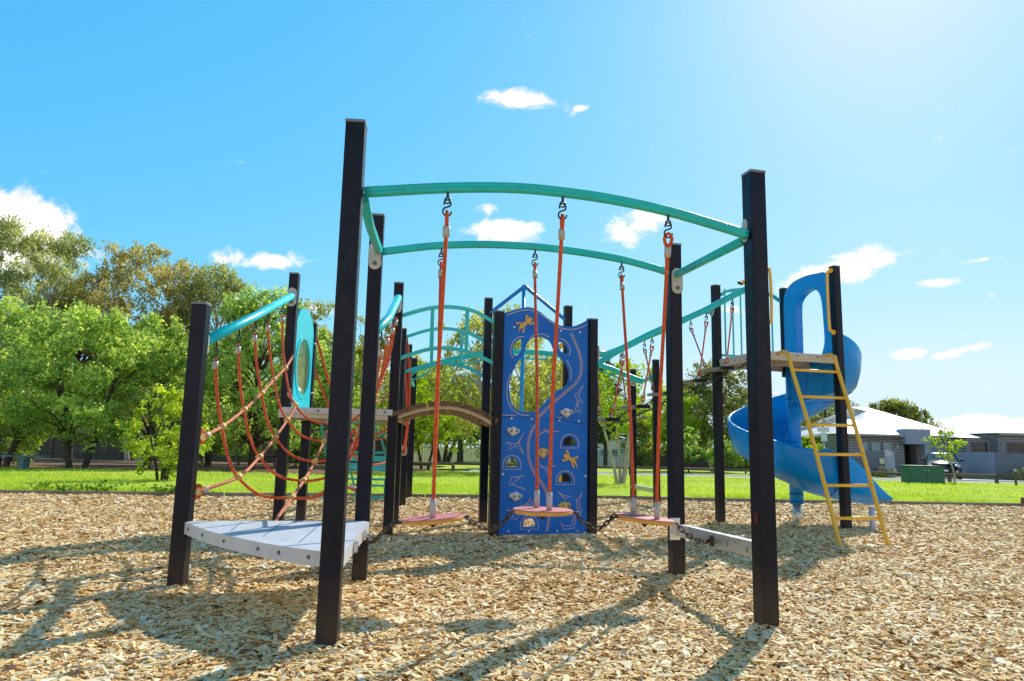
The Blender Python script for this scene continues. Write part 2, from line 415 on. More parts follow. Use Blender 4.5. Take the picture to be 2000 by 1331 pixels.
PANEL = {"top":[[0.059,2.185],[0.173,2.229],[0.294,2.263],[0.368,2.259],[0.443,2.231],[0.531,2.174],[0.607,2.134],[0.671,2.11],[0.747,2.103],[0.824,2.111],[0.901,2.141],[0.966,2.176],[1.018,2.216]],"holes":[[[0.159,1.774],[0.152,1.83],[0.169,1.876],[0.204,1.913],[0.246,1.931],[0.274,1.906],[0.272,1.861],[0.243,1.802],[0.207,1.768],[0.177,1.762]],[[0.41,1.968],[0.484,1.974],[0.547,1.95],[0.585,1.906],[0.611,1.851],[0.662,1.808],[0.726,1.743],[0.771,1.665],[0.785,1.585],[0.767,1.515],[0.717,1.461],[0.661,1.441],[0.605,1.393],[0.544,1.329],[0.484,1.264],[0.424,1.217],[0.351,1.206],[0.255,1.208],[0.195,1.231],[0.158,1.284],[0.135,1.371],[0.127,1.459],[0.141,1.527],[0.174,1.629],[0.22,1.711],[0.267,1.77],[0.29,1.828],[0.313,1.898],[0.349,1.941]],[[0.66,1.935],[0.698,1.938],[0.737,1.912],[0.763,1.873],[0.763,1.826],[0.725,1.82],[0.68,1.844],[0.661,1.877]],[[0.109,0.666],[0.108,0.694],[0.112,0.716],[0.126,0.735],[0.148,0.748],[0.173,0.753],[0.199,0.749],[0.221,0.737],[0.236,0.718],[0.241,0.696],[0.242,0.668]],[[0.724,0.884],[0.724,0.913],[0.729,0.936],[0.744,0.956],[0.767,0.97],[0.794,0.975],[0.821,0.971],[0.845,0.958],[0.861,0.939],[0.866,0.916],[0.867,0.887]],[[0.68,0.522],[0.68,0.55],[0.685,0.573],[0.7,0.592],[0.723,0.605],[0.75,0.61],[0.777,0.606],[0.8,0.593],[0.815,0.574],[0.821,0.551],[0.821,0.522]],[[0.303,0.093],[0.302,0.121],[0.307,0.143],[0.321,0.161],[0.342,0.173],[0.368,0.177],[0.394,0.172],[0.416,0.16],[0.431,0.141],[0.437,0.119],[0.437,0.091]]],"closed":[[[0.082,0.643],[0.081,0.686],[0.088,0.72],[0.107,0.749],[0.137,0.769],[0.172,0.777],[0.209,0.771],[0.24,0.751],[0.261,0.722],[0.269,0.688],[0.27,0.644]],[[0.696,0.859],[0.695,0.903],[0.702,0.939],[0.723,0.97],[0.755,0.991],[0.794,1.0],[0.832,0.993],[0.865,0.974],[0.887,0.944],[0.895,0.908],[0.896,0.863]],[[0.652,0.498],[0.652,0.542],[0.659,0.577],[0.68,0.607],[0.711,0.627],[0.749,0.634],[0.787,0.628],[0.82,0.608],[0.842,0.578],[0.85,0.543],[0.85,0.498]],[[0.276,0.071],[0.275,0.113],[0.282,0.147],[0.301,0.175],[0.331,0.194],[0.367,0.201],[0.404,0.193],[0.435,0.174],[0.456,0.144],[0.464,0.11],[0.465,0.067]],[[0.945,1.502],[0.85,1.405],[0.88,1.338],[0.864,1.28],[0.833,1.208],[0.871,1.24],[0.922,1.225],[0.886,1.281],[0.895,1.338],[0.947,1.326],[0.908,1.356],[0.889,1.401]],[[0.295,1.0],[0.238,0.901],[0.294,0.793],[0.215,0.873],[0.122,0.822],[0.168,0.877],[0.111,0.9],[0.203,0.889],[0.232,0.9]],[[0.458,0.983],[0.524,1.04],[0.58,1.019],[0.679,1.028],[0.598,1.009],[0.593,0.959],[0.612,0.92],[0.577,0.958],[0.572,1.002],[0.525,1.023]],[[0.47,0.687],[0.543,0.655],[0.567,0.675],[0.646,0.683],[0.567,0.66],[0.541,0.594],[0.537,0.644]],[[0.151,0.576],[0.222,0.565],[0.298,0.582],[0.24,0.549],[0.177,0.501],[0.325,0.448],[0.148,0.498],[0.175,0.554]],[[0.674,0.428],[0.736,0.387],[0.823,0.384],[0.743,0.357]],[[0.941,0.414],[0.873,0.343],[0.886,0.271],[0.905,0.222],[0.924,0.205],[0.93,0.233],[0.898,0.332]],[[0.856,0.212],[0.868,0.168],[0.851,0.07],[0.74,0.062],[0.696,0.133],[0.746,0.094],[0.826,0.092],[0.843,0.179]],[[0.37,0.378],[0.351,0.319],[0.263,0.285],[0.357,0.303],[0.422,0.319],[0.38,0.335]],[[0.142,0.257],[0.207,0.193],[0.121,0.17],[0.237,0.168],[0.253,0.208]]],"open":[[[0.084,2.164],[0.185,2.207],[0.294,2.237],[0.368,2.233],[0.456,2.203],[0.544,2.152],[0.62,2.106],[0.696,2.08],[0.773,2.074],[0.863,2.089],[0.928,2.114],[0.986,2.148]],[[0.276,1.956],[0.233,1.957],[0.191,1.934],[0.15,1.886],[0.134,1.817],[0.141,1.767],[0.166,1.737]],[[0.337,1.945],[0.385,1.983],[0.447,2.0],[0.509,1.996],[0.553,1.973]],[[0.751,1.753],[0.79,1.689],[0.806,1.609],[0.798,1.546]],[[0.14,1.577],[0.112,1.492],[0.103,1.392],[0.123,1.294],[0.172,1.219],[0.256,1.178],[0.346,1.173]],[[0.66,1.976],[0.723,1.957],[0.775,1.909],[0.795,1.852],[0.776,1.798]],[[0.055,1.165],[0.203,1.165]],[[0.658,1.164],[0.702,1.166]]],"rope":[[[0.799,2.033],[0.838,1.96],[0.891,1.847],[0.918,1.732],[0.912,1.615],[0.856,1.52],[0.755,1.435],[0.668,1.362],[0.582,1.291],[0.497,1.209],[0.443,1.14]],[[0.402,1.075],[0.356,0.975],[0.34,0.865],[0.348,0.756],[0.386,0.648],[0.448,0.561],[0.509,0.485],[0.547,0.41],[0.56,0.323],[0.574,0.183],[0.552,0.044]]],"seam":[[0.046,1.156],[0.413,1.147],[0.683,1.14],[1.0,1.102]],"bolt":[[0.165,2.049],[0.682,2.053],[0.902,2.053],[0.158,1.136],[0.374,1.141],[0.677,1.135],[0.895,1.133],[0.078,0.597],[0.974,0.584],[0.149,0.058],[0.362,0.051],[0.667,0.047],[0.888,0.042]],"hold":[[0.751,1.219],[0.17,1.015],[0.492,0.813],[0.211,0.389],[0.737,0.295]],"gecko":[[[0.345,2.147],[0.279,2.09],[0.231,2.051],[0.212,2.004]],[[0.738,0.784],[0.8,0.751],[0.851,0.719],[0.883,0.652]]],"edge":[[0.059,2.185],[0.038,0.029],[1.018,2.216],[1.001,0.007]]}

ROPE_SEC = []
for i in range(15):
    a = 2 * PI * i / 15
    ROPE_SEC.append(((.86 + .16 * abs(math.cos(1.5 * a))) * math.cos(a), (.86 + .16 * abs(math.cos(1.5 * a))) * math.sin(a)))

def rope(mb, pts, r=.0105, mi=0, step=.009, pitch=.075):
    return mb.tube(resample(pts, step), r, sec=ROPE_SEC, twist=2 * PI / pitch, mi=mi)

def post(root, p, H, rot, w=.092, sink=.12):
    H -= .022
    mb = MB(); mb.box((p[0], p[1], (H - sink) / 2), (w, w, H + sink), math.radians(rot), bev=.006)
    o = mb.build('post', M_POST, root)
    mb = MB(); mb.box((p[0], p[1], H + .004), (w + .004, w + .004, .016), math.radians(rot), bev=.004)
    mb.build('cap', M_CAP, o)
    return o

def stadium(w, h, n=8):
    r = w / 2; s = max(0, h / 2 - r); pts = []
    for i in range(n + 1):
        a = PI * i / n; pts.append((r * math.cos(a), s + r * math.sin(a)))
    for i in range(n + 1):
        a = PI + PI * i / n; pts.append((r * math.cos(a), -s + r * math.sin(a)))
    return pts

def plate(root, p, nx, ny, w=.075, h=.15, t=.014, dz=0., name='mounting_plate'):
    """stadium plate at p facing (nx, ny)."""
    n = V((nx, ny, 0)).normalized(); u = V((-n.y, n.x, 0)); P = V(p)
    xf = lambda a, b, d: P + u * a + V((0, 0, b)) + n * d
    o = MB().prism(stadium(w, h), 0, t, xf).build(name, M_PLATE, root)
    mb = MB()
    q = P + V((0, 0, -h * .28)) + n * t
    mb.cyl(q, q + n * .006, .014); mb.cyl(q + n * .006, q + n * .011, .008)
    mb.build('bolt', M_BOLT, o)
    return o

def s_hook(mb, p, sz=.030, wire=.0044, ang=0.):
    """S shaped hook, top eye at p, going down about 3*sz."""
    u = V((math.cos(ang), math.sin(ang), 0)); pts = []
    P = V(p)
    for i in range(15):
        a = math.radians(200 - 250 * i / 14)
        pts.append(P + V((0, 0, -sz * .6)) + u * (math.cos(a) * sz * .55) + V((0, 0, math.sin(a) * sz * .62)))
    c2 = P + V((0, 0, -sz * 1.95))
    for i in range(16):
        a = math.radians(130 + 230 * i / 15)
        pts.append(c2 + u * (math.cos(a) * sz * .7) + V((0, 0, math.sin(a) * sz * .75)))
    mb.tube(bez(pts, 2), wire, n=7)
    return c2 + V((0, 0, -sz * .55))

def hanger(root, top, drop=.05):
    """eye bolt under a beam + S-hook; returns the point the rope eye hangs on."""
    P = V(top); mb = MB()
    mb.cyl(P + V((0, 0, .03)), P + V((0, 0, -drop * .55)), .0065, n=8)
    ring = [P + V((math.cos(a) * .013, 0, -drop * .8 + math.sin(a) * .015)) for a in [2 * PI * i / 12 for i in range(12)]]
    mb.tube(ring, .0045, n=6, closed=True)
    e = s_hook(mb, P + V((0, 0, -drop * .75)))
    mb.build('hook', M_DARK, root)
    return e

def rope_eye(mb, p, d, r=.0105, sz=.03, side=(0, 1, 0)):
    """teardrop loop of rope starting at eye p, running along d; returns the end where the ferrule sits."""
    d = V(d).normalized(); s = d.cross(V(side)).normalized(); P = V(p)
    pts = [P + d * sz * 2.6, P + d * sz * 1.5 + s * sz * .62, P + d * sz * .5 + s * sz * .62, P - d * sz * .15, P + d * sz * .5 - s * sz * .62, P + d * sz * 1.5 - s * sz * .62, P + d * sz * 2.6]
    rope(mb, bez(pts, 6), r * .92)
    return P + d * sz * 2.6

def ferrule(mb, a, d, l=.045, r=.0165):
    d = V(d).normalized(); mb.cyl(V(a) - d * .004, V(a) + d * l, r, n=12); return V(a) + d * l

P1 = (-1.96, 4.44); P2 = (-.77, 3.26); P3 = (-.94, 4.75); P4 = (1.31, 3.77); P5 = (1.18, 5.16)
P6 = (-2.2, 7.05); P7 = (-2.24, 7.95); P8 = (-1.15, 7.07); P9 = (-1.26, 8.14)
P11 = (-.29, 8.39); P12 = (-.14, 7.05); P13 = (.84, 7.43); P14 = (.68, 8.66)
P17 = (2.62, 9.07); P18 = (3.64, 9.42); P19 = (3.9, 8.48); P20 = (2.87, 8.2)
P10 = (-1.49, 10.3); P10b = (-1.62, 11.9); P15 = (2.1, 12.32); P16 = (2.25, 11.11)

# ================================================================== 1  OVERHEAD SWING FRAME
fr = thing('swing_frame', 'tall four-post black frame with two arched teal overhead beams at the front', 'swing frame', (.2, 4.2, 0))
post(fr, P2, 2.39, 5); post(fr, P3, 2.42, 6); post(fr, P4, 2.39, 14); post(fr, P5, 2.38, 13)
FB = bez([(-.717, 3.273, 2.038), (-.33, 3.368, 2.104), (-.017, 3.445, 2.14), (.245, 3.509, 2.146), (.516, 3.575, 2.136), (.811, 3.648, 2.105), (1.087, 3.715, 2.056), (1.262, 3.757, 2.02)], 6)
RB = bez([(-.915, 4.745, 2.15), (-.547, 4.826, 2.225), (-.195, 4.894, 2.262), (.15, 4.961, 2.272), (.466, 5.022, 2.258), (.79, 5.085, 2.226), (1.043, 5.133, 2.178), (1.195, 5.15, 2.135)], 6)
def channel(r=1.):
    # rounded beam with a shallow groove along each side
    return [(1, .35), (.8, .12), (.8, -.12), (1, -.35), (.92, -.72), (.55, -.95), (0, -1), (-.55, -.95), (-.92, -.72), (-1, -.35), (-.8, -.12), (-.8, .12), (-1, .35), (-.92, .72), (-.55, .95), (0, 1), (.55, .95), (.92, .72)]
def arch_beam(root, pts, r, name='beam', mat=None):
    return MB().tube(pts, r, sec=channel(), smooth=True).build(name, mat or M_TEAL, root)
arch_beam(fr, FB, .0245); arch_beam(fr, RB, .0245)
arch_beam(fr, [(-.735, 3.33, 2.03), (-.83, 4.0, 2.085), (-.91, 4.7, 2.145)], .024, 'side_bar')
arch_beam(fr, [(1.27, 3.82, 2.01), (1.235, 4.45, 2.07), (1.195, 5.1, 2.128)], .024, 'side_bar')
plate(fr, (P3[0] + .005, P3[1] - .048, 2.11), .1, -1, .082, .19)
plate(fr, (P5[0] + .015, P5[1] - .048, 2.08), .2, -1, .082, .19)
plate(fr, (P4[0] - .044, P4[1] + .012, 2.05), -1, -.25, .05, .13, .01)
# aluminium step rail low between the two right-hand posts
sb = MB(); a = V((1.185, 5.08, .305)); b = V((1.297, 3.83, .345))
sb.beam(a, b, .012, .075); sb.beam(a + V((.02, 0, .04)), b + V((.02, 0, .04)), .055, .012, bev=.003)
stepb = sb.build('step_rail', M_ALU, fr)
mb = MB(); mb.box((1.155, 5.095, .32), (.075, .012, .15), math.radians(10), bev=.003); mb.build('bracket', M_ALU, stepb)
for t in (.2, .42, .68, .9):
    q = a.lerp(b, t) + V((-.007, 0, -.004)); mb = MB(); mb.cyl(q, q + V((-.006, 0, 0)), .013); mb.build('bolt', M_STEEL, stepb)
q = a.lerp(b, .5); MB().box((q.x - .012, q.y, q.z - .005), (.014, .05, .06), bev=.004).build('chain_lug', M_RUST, stepb)

mb = MB(); mb.box((P4[0] - .045 * math.cos(math.radians(14)), P4[1] - .045 * math.sin(math.radians(14)) - .012, .52), (.004, .035, .05), math.radians(14)); mb.build('paint_scuff', paint('dull_red_scuff', (.10, .012, .012), .8, .4, 40), fr)

# ================================================================== 2  CORNER DECK
dk = thing('corner_deck', 'low pale grey triangular deck with curved bolted front edge on black posts', 'deck', (-1.4, 4.0, 0))
post(dk, P1, 1.72, 3)
front = [V((p[0], p[1], 0)) for p in bez([(-1.93, 4.40, 0), (-1.62, 4.0, 0), (-1.267, 3.65, 0), (-1.033, 3.46, 0), (-.82, 3.325, 0)], 5)]
poly = [(p.x, p.y) for p in front] + [(-.735, 3.325), (-.87, 4.62), (-.92, 4.69), (-1.90, 4.47)]
idf = lambda u, v, d: V((u, v, d))
MB().prism(poly, .302, .37, idf, mside=1).build('board', [M_DECK, M_DECKSIDE], dk)
# grooves of the top boards as thin dark strips
mb = MB()
for f in (.25, .5, .75):
    a = V((-1.90, 4.44, .3712)).lerp(V((-.86, 4.60, .3712)), f * .55); b = V((-1.70, 4.1, .3712)).lerp(V((-.74, 3.5, .3712)), f)
    a = V((-1.85 + f * .95, 4.46 + .02 * f, .3712)); b = V((-1.75 + f * .98, 4.22 - f * .83, .3712))
    mb.beam(a, b, .004, .0006)
mb.build('board_joint', M_SEAM, dk)
for f in (.06, .2, .36, .55, .72, .9):
    q = front[int(f * (len(front) - 1))]; t = (front[min(len(front) - 1, int(f * (len(front) - 1)) + 1)] - q).normalized()
    n = V((t.y, -t.x, 0)); q = q + V((0, 0, .338))
    mb = MB(); mb.cyl(q - n * .002, q + n * .005, .0095); mb.build('bolt', M_BOLT, dk)
for z, y in ((.335, 3.75), (.335, 4.25)):
    x = -.735 - (y - 3.325) * .104; MB().box((x + .01, y, z), (.02, .06, .05), math.radians(6), bev=.004).build('side_bracket', M_ALU, dk)

# ================================================================== 3  SWINGING DISCS
def disc(label, c, tilt, ax, ftop, rtop, eye=(1, .12, 0)):
    t = thing('swinging_disc', label, 'swing disc', (c[0], c[1], c[2]), 'round stepping discs on orange ropes')
    M = Matrix.Rotation(math.radians(tilt), 3, 'Y') @ Matrix.Rotation(math.radians(12), 3, 'Z')
    C0 = V(c); R = .172
    def P(x, y, z): return C0 + M @ V((x, y, z))
    def rnd(rr, n=40): return [(rr * math.cos(2 * PI * i / n), rr * math.sin(2 * PI * i / n)) for i in range(n)]
    mb = MB()
    rings = [(.155, -.023), (.168, -.021), (.173, -.014), (.173, -.004), (.170, .0005)]
    n = 40; vs = []; fs = []
    for (rr_, z) in rings: vs += [P(x, y, z) for x, y in rnd(rr_, n)]
    for i in range(len(rings) - 1):
        for j in range(n): fs.append((i * n + j, i * n + (j + 1) % n, (i + 1) * n + (j + 1) % n, (i + 1) * n + j))
    fs.append(tuple(reversed(range(n))))
    mb.add(vs, fs, 0, False)
    rim = mb.build('rim', M_EDGE, t)
    mb = MB(); mb.prism(rnd(.1705), .0008, .0045, lambda u, v, d: P(u, v, d))
    for iy in range(-5, 6):
        y = iy * .028
        half = math.sqrt(max(0, .155 ** 2 - y * y)); x = -half + (.02 if iy % 2 else 0)
        while x + .045 < half:
            if not (abs(y) < .12 and abs(x + .02) < .03):
                mb.add([P(x, y - .0025, .0052), P(x + .042, y - .0025, .0052), P(x + .042, y + .0025, .0052), P(x, y + .0025, .0052)], [(0, 1, 2, 3)], 1)
            x += .055
    mb.build('tread', [M_PINK, M_GRIPM], t)
    mb = MB(); mb.cyl(P(0, 0, -.022), P(0, 0, -.04), .02); mb.cyl(P(0, 0, -.04), P(0, 0, -.052), .011); mb.build('bolt', M_RUST, t)
    # a ring at each side for the chains
    for s in (-1, 1):
        mb = MB(); q = [P(s * (.19 + .018 * math.cos(a)), .018 * math.sin(a), -.012) for a in [2 * PI * i / 14 for i in range(14)]]
        mb.tube(q, .0055, n=7, closed=True); mb.cyl(P(s * .15, 0, -.012), P(s * .178, 0, -.012), .006); mb.build('ring', M_RUST, t)
    for s, top in ((-1, ftop), (1, rtop)):
        foot = C0 + V((ax[0] * -s, ax[1] * -s, 0)) * .5 * 1.0
        foot = V((foot.x, foot.y, (M @ V((foot.x - C0.x, foot.y - C0.y, 0))).z + C0.z))
        e = hanger(t, top)
        mb = MB()
        d = (foot - e).normalized()
        f0 = rope_eye(mb, e + V((0, 0, .012)), d, sz=.027, side=eye if s < 0 else (1, .12, 0))
        f1 = f0 + d * .04
        send = foot + V((0, 0, .105))
        mid = f1.lerp(send, .5) + V((.008 * s, 0, 0))
        rope(mb, [f0 - d * .01, f1, f1.lerp(send, .25) + V((.003 * s, 0, 0)), mid, f1.lerp(send, .75) + V((.006 * s, 0, 0)), send, send - V((0, 0, .02))])
        ro = mb.build('rope', M_ROPE, t)
        mb = MB(); ferrule(mb, f0, d, .05, .0175); mb.build('ferrule', M_SLEEVE, ro)
        mb = MB(); mb.cyl(foot - V((0, 0, .004)), send + V((0, 0, .0)), .0165, n=16); mb.build('sleeve', M_SLEEVE, ro)
disc('pink disc tilted up to the right, hanging leftmost beside the black post', (-.421, 4.1, .455), -5.6, (.02, -.17), (-.33, 3.368, 2.08), (-.503, 4.834, 2.205))
disc('level pink disc hanging in the middle in front of the blue climbing wall', (.199, 4.236, .500), .5, (.065, -.17), (.243, 3.509, 2.122), (.151, 4.961, 2.25))
disc('pink disc tilted down to the right, hanging next to the silver step rail', (.815, 4.371, .455), 5.5, (.11, -.15), (.811, 3.648, 2.08), (.787, 5.084, 2.205), (.35, 1, 0))

def chain(label, pts, link=.044, wire=.0044, mat=None):
    P = resample(bez(pts, 14), link * .70)
    t = P[len(P) // 2]
    mb = MB()
    for i in range(len(P) - 1):
        a, b = P[i], P[i + 1]; d = (b - a).normalized(); c = (a + b) / 2
        s = d.cross(V((0, 0, 1))).normalized(); w = s.cross(d)
        if i % 2: s = w
        pts2 = []
        h = link / 2 - .011
        for k in range(8): an = -PI / 2 + PI * k / 7; pts2.append(c + d * (h + .011 * math.cos(an)) + s * (.011 * math.sin(an)))
        for k in range(8): an = PI / 2 + PI * k / 7; pts2.append(c + d * (-h + .011 * math.cos(an)) + s * (.011 * math.sin(an)))
        mb.tube(pts2, wire, n=6, closed=True)
    return lone(mb, 'chain', mat or M_RUST, label, 'chain', (t.x, t.y, t.z), 'chains linking the discs')
chain('drooping chain from the pale corner deck to the leftmost pink disc', [(-.83, 4.32, .325), (-.79, 4.22, .30), (-.74, 4.16, .325), (-.67, 4.09, .395), (-.61, 4.06, .435)])
chain('drooping chain between the leftmost and the middle pink disc', [(-.235, 4.137, .455), (-.18, 4.152, .418), (-.107, 4.168, .392), (-.04, 4.185, .415), (.008, 4.198, .475)])
chain('drooping chain between the middle and the rightmost pink disc', [(.395, 4.273, .48), (.441, 4.289, .428), (.518, 4.305, .392), (.58, 4.322, .425), (.622, 4.331, .465)])
chain('rusty chain from the rightmost pink disc to the silver step rail', [(1.005, 4.40, .425), (1.05, 4.395, .375), (1.12, 4.40, .335), (1.19, 4.44, .318), (1.222, 4.455, .325)])

# ================================================================== 4  ROPE NET BRIDGE
nb = thing('rope_net_bridge', 'orange rope net hanging in a U between two turquoise tubes', 'rope net', (-1.55, 5.8, 0))
XC = lambda y: -1.45 - .0913 * (y - 4.595)
mir = lambda p: V((2 * XC(p[1]) - p[0], p[1], p[2]))
LB = [V(p) for p in ((-1.965, 4.49, 1.462), (-2.106, 5.854, 1.896), (-2.2, 7.0, 2.300))]
MB().tube(LB, .035, n=18).build('beam', M_TURQ, nb)
MB().tube([mir(p) for p in (LB[0] + V((0, .26, .09)), LB[1], LB[2] + V((0, .05, .02)))], .035, n=18).build('beam', M_TURQ, nb)
plate(nb, (P1[0] + .0, P1[1] + .046, 1.45), 0, 1, .085, .17)
plate(nb, (P6[0], P6[1] - .048, 2.285), .05, -1, .085, .19)
plate(nb, (P8[0], P8[1] - .048, 2.245), 0, -1, .085, .19)
plate(nb, (P3[0] - .0, P3[1] + .046, 1.5), 0, 1, .085, .17)
tops = [(-2.0, 4.817, 1.53), (-2.052, 5.33, 1.70), (-2.099, 5.784, 1.855), (-2.143, 6.209, 2.01), (-2.18, 6.70, 2.17)]
rowA = [(-1.938, 4.858, .948), (-1.985, 5.364, 1.086), (-2.028, 5.837, 1.243), (-2.064, 6.228, 1.392), (-2.102, 6.633, 1.534)]
rowB = [(-1.797, 4.843, .618), (-1.846, 5.371, .743), (-1.888, 5.831, .895), (-1.924, 6.225, 1.044), (-1.952, 6.525, 1.189)]
rowC = [(-1.491, 5.043, .476), (-1.526, 5.43, .574), (-1.565, 5.855, .708), (-1.601, 6.244, .874), (-1.635, 6.58, 1.03)]
def knot(p):
    mb = MB(); mb.ball(p, .026, 1.15, 1.0, .85); mb.cyl(V(p) + V((0, -.03, -.005)), V(p) + V((0, .03, .012)), .0165, n=10); mb.build('rope_connector', M_KNOT, nb)
for k in range(5):
    a = V(tops[k]); A = V(rowA[k]); B = V(rowB[k]); Cc = V(rowC[k])
    ends = []
    for pt in (a, mir(a)):
        ends.append(hanger(nb, pt + V((0, 0, -.03)), .045))
    mb = MB()
    el, er = ends
    f = V((0, 0, -1))
    rope(mb, bez([el + V((0, 0, .02)), el.lerp(A, .5) + V((-.012, 0, 0)), A, A.lerp(B, .55) + V((-.015, 0, -.02)), B, B.lerp(Cc, .45) + V((-.01, 0, -.055)), Cc, mir(B).lerp(Cc, .45) + V((.01, 0, -.055)), mir(B), mir(A).lerp(mir(B), .55) + V((.015, 0, -.02)), mir(A), er.lerp(mir(A), .5) + V((.012, 0, 0)), er + V((0, 0, .02))], 10))
    mb.build('net_rope', M_ROPE, nb)
    for e in ends:
        mb = MB(); mb.cyl(e + V((0, 0, -.005)), e + V((0, 0, -.06)), .019, n=14); mb.build('ferrule', M_SLEEVE, nb)
    for p in (A, B, Cc, mir(A), mir(B)): knot(p)
def anchor(p, n):
    n = V(n).normalized(); P = V(p); mb = MB()
    s = n.cross(V((0, 0, 1))).normalized()
    pts = [P + V((0, 0, math.sin(t) * .034)) + n * (.02 + .024 * (1 + math.cos(t)) * .5 + .012 * math.cos(t)) for t in [2 * PI * i / 16 for i in range(16)]]
    mb.tube(pts, .0125, n=10, closed=True)
    mb.build('rope_eye', M_ROPE, nb)
    mb = MB(); mb.cyl(P + s * -.014 + n * .028, P + s * .014 + n * .028, .024, n=16); mb.build('thimble', M_KNOT, nb)
    return P + n * .06
def longrope(pts, mat):
    mb = MB(); rope(mb, bez(pts, 12), .0112); mb.build('net_rope', mat, nb)
for side in (0, 1):
    tr = (lambda p: V(p)) if side == 0 else mir
    post_n, post_f = (P1, P6) if side == 0 else (P3, P8)
    pa = V((post_n[0] + (.03 if side == 0 else -.03), post_n[1] + .046, .87)); pb = pa + V((0, 0, -.33))
    ea = anchor(pa, (.3 if side == 0 else -.3, 1, .2)); eb = anchor(pb, (.5 if side == 0 else -.5, 1, .1))
    fa = V((post_f[0] + (.05 if side == 0 else -.05), post_f[1] - .05, 1.70)); fb = fa + V((0, 0, -.34))
    longrope([ea - V((0, .02, 0))] + [tr(p) for p in rowA] + [fa + V((0, -.05, -.04)), fa], M_ROPE2)
    longrope([eb - V((0, .02, 0))] + [tr(p) for p in rowB] + [fb + V((0, -.07, -.05)), fb], M_ROPE2)
    mb = MB()
    for e, t in ((ea, tr(rowA[0])), (eb, tr(rowB[0]))): ferrule(mb, e + (t - e).normalized() * .01, t - e, .05, .018)
    mb.build('ferrule', M_SLEEVE, nb)
longrope([(-1.47, 4.62, .34), (-1.482, 4.80, .40), rowC[0], rowC[1], rowC[2], rowC[3], rowC[4], (-1.67, 6.95, 1.13)], M_ROPE2)

# ================================================================== 5  DECK TOWER (far end of the net)
dt = thing('deck_tower', 'four-post black tower with cream deck and turquoise bubble window panel', 'play tower', (-1.7, 7.5, 0))
post(dt, P6, 2.55, 3); post(dt, P7, 2.2, 3); post(dt, P8, 2.48, 4); post(dt, P9, 2.19, 4)
dpoly = [(-2.24, 6.98), (-1.12, 7.04), (-1.22, 8.15), (-2.28, 8.0)]
MB().prism(dpoly, 1.178, 1.19, idf).build('board', M_DECK, dt)
mb = MB()
for i in range(4):
    a = V((*dpoly[i], 1.135)); b = V((*dpoly[(i + 1) % 4], 1.135)); mb.beam(a, b, .014, .085)
mb.beam((-2.26, 7.5, 1.12), (-1.17, 7.6, 1.12), .03, .07)
rim = mb.build('deck_frame', M_CREAM, dt)
mb = MB(); mb.beam((-2.2, 6.968, 1.165), (-1.15, 7.026, 1.165), .016, .055); mb.build('front_lip', M_DECKSIDE, dt)
for f in (.1, .32, .52, .74, .93):
    q = V((-2.2, 6.958, 1.165)).lerp(V((-1.15, 7.016, 1.165)), f); mb = MB(); mb.cyl(q, q + V((0, -.006, 0)), .011); mb.build('bolt', M_BOLT, dt)
pa = V((P6[0] + .015, P6[1] + .05, 0)); pd = (V((P7[0] + .015, P7[1] - .05, 0)) - pa); pl = pd.length; pd.normalize(); pn = V((pd.y, -pd.x, 0))
bx = lambda u, v, d: pa + pd * u + V((0, 0, v)) + pn * d
outl = [(.0, 1.2), (pl, 1.2), (pl, 2.02)] + [(pl / 2 + (pl / 2) * math.cos(a), 1.98 + .28 * math.sin(a)) for a in [PI * i / 16 for i in range(1, 16)]] + [(0, 2.06)]
circ = lambda c, r, n=36: [(c[0] + r * math.cos(2 * PI * i / n), c[1] + r * math.sin(2 * PI * i / n)) for i in range(n)]
bc = (.39, 1.64)
pnl = MB().prism(outl, 0, .018, bx, holes=[circ(bc, .30)]).build('window_panel', M_TURQ, dt)
MB().prism(circ(bc, .335), .0182, .026, bx, holes=[circ(bc, .292)]).build('window_ring', M_TURQ, pnl)
vs = []; fs = []
for i in range(9):
    th = PI / 2 * i / 8
    for j in range(32):
        ph = 2 * PI * j / 32
        vs.append(bx(bc[0] + .292 * math.sin(th) * math.cos(ph), bc[1] + .292 * math.sin(th) * math.sin(ph), .01 - .12 * math.cos(th)))
for i in range(8):
    for j in range(32): fs.append((i * 32 + j, i * 32 + (j + 1) % 32, (i + 1) * 32 + (j + 1) % 32, (i + 1) * 32 + j))
MB().add(vs, fs, 0, True).build('bubble_window', M_BUBBLE, pnl)
mb = MB()
for z in (1.3, 1.85): mb.cyl(bx(pl - .01, z + .1, .02), bx(pl + .06, z + .1, .03), .012)
mb.build('panel_clip', M_STEEL, dt)

# ================================================================== 6  ARCHED BRIDGE
ab = thing('arched_bridge', 'short humped bridge of brown planks with arched teal railings', 'bridge', (-.7, 7.6, 0))
def on(A, B, pts):
    a = V((*A, 0)); d = V((B[0] - A[0], B[1] - A[1], 0)); return [a + d * u + V((0, 0, z)) for u, z in pts]
def railing(A, B, hi, lo, ups):
    o = MB().tube(bez(on(A, B, hi), 10), .021, sec=[(.8, .8), (-.8, .8), (-.8, -.8), (.8, -.8)], smooth=False).build('railing', M_TEAL, ab)
    mb = MB(); mb.tube(bez(on(A, B, lo), 10), .021, sec=[(.8, .8), (-.8, .8), (-.8, -.8), (.8, -.8)], smooth=False)
    mb.build('lower_rail', M_TEAL, o)
    for (u, z0, z1) in ups:
        p = on(A, B, [(u, z0), (u, z1)]); mb = MB(); mb.beam(p[0], p[1], .036, .014, up=(0, 1, 0)); mb.build('upright', M_TEAL, o)
railing(P8, P12, [(.04, 2.135), (.3, 2.213), (.52, 2.232), (.75, 2.195), (.96, 2.085)], [(.04, 1.705), (.3, 1.795), (.52, 1.815), (.75, 1.77), (.96, 1.675)], [(.345, 1.80, 2.22), (.69, 1.785, 2.205)])
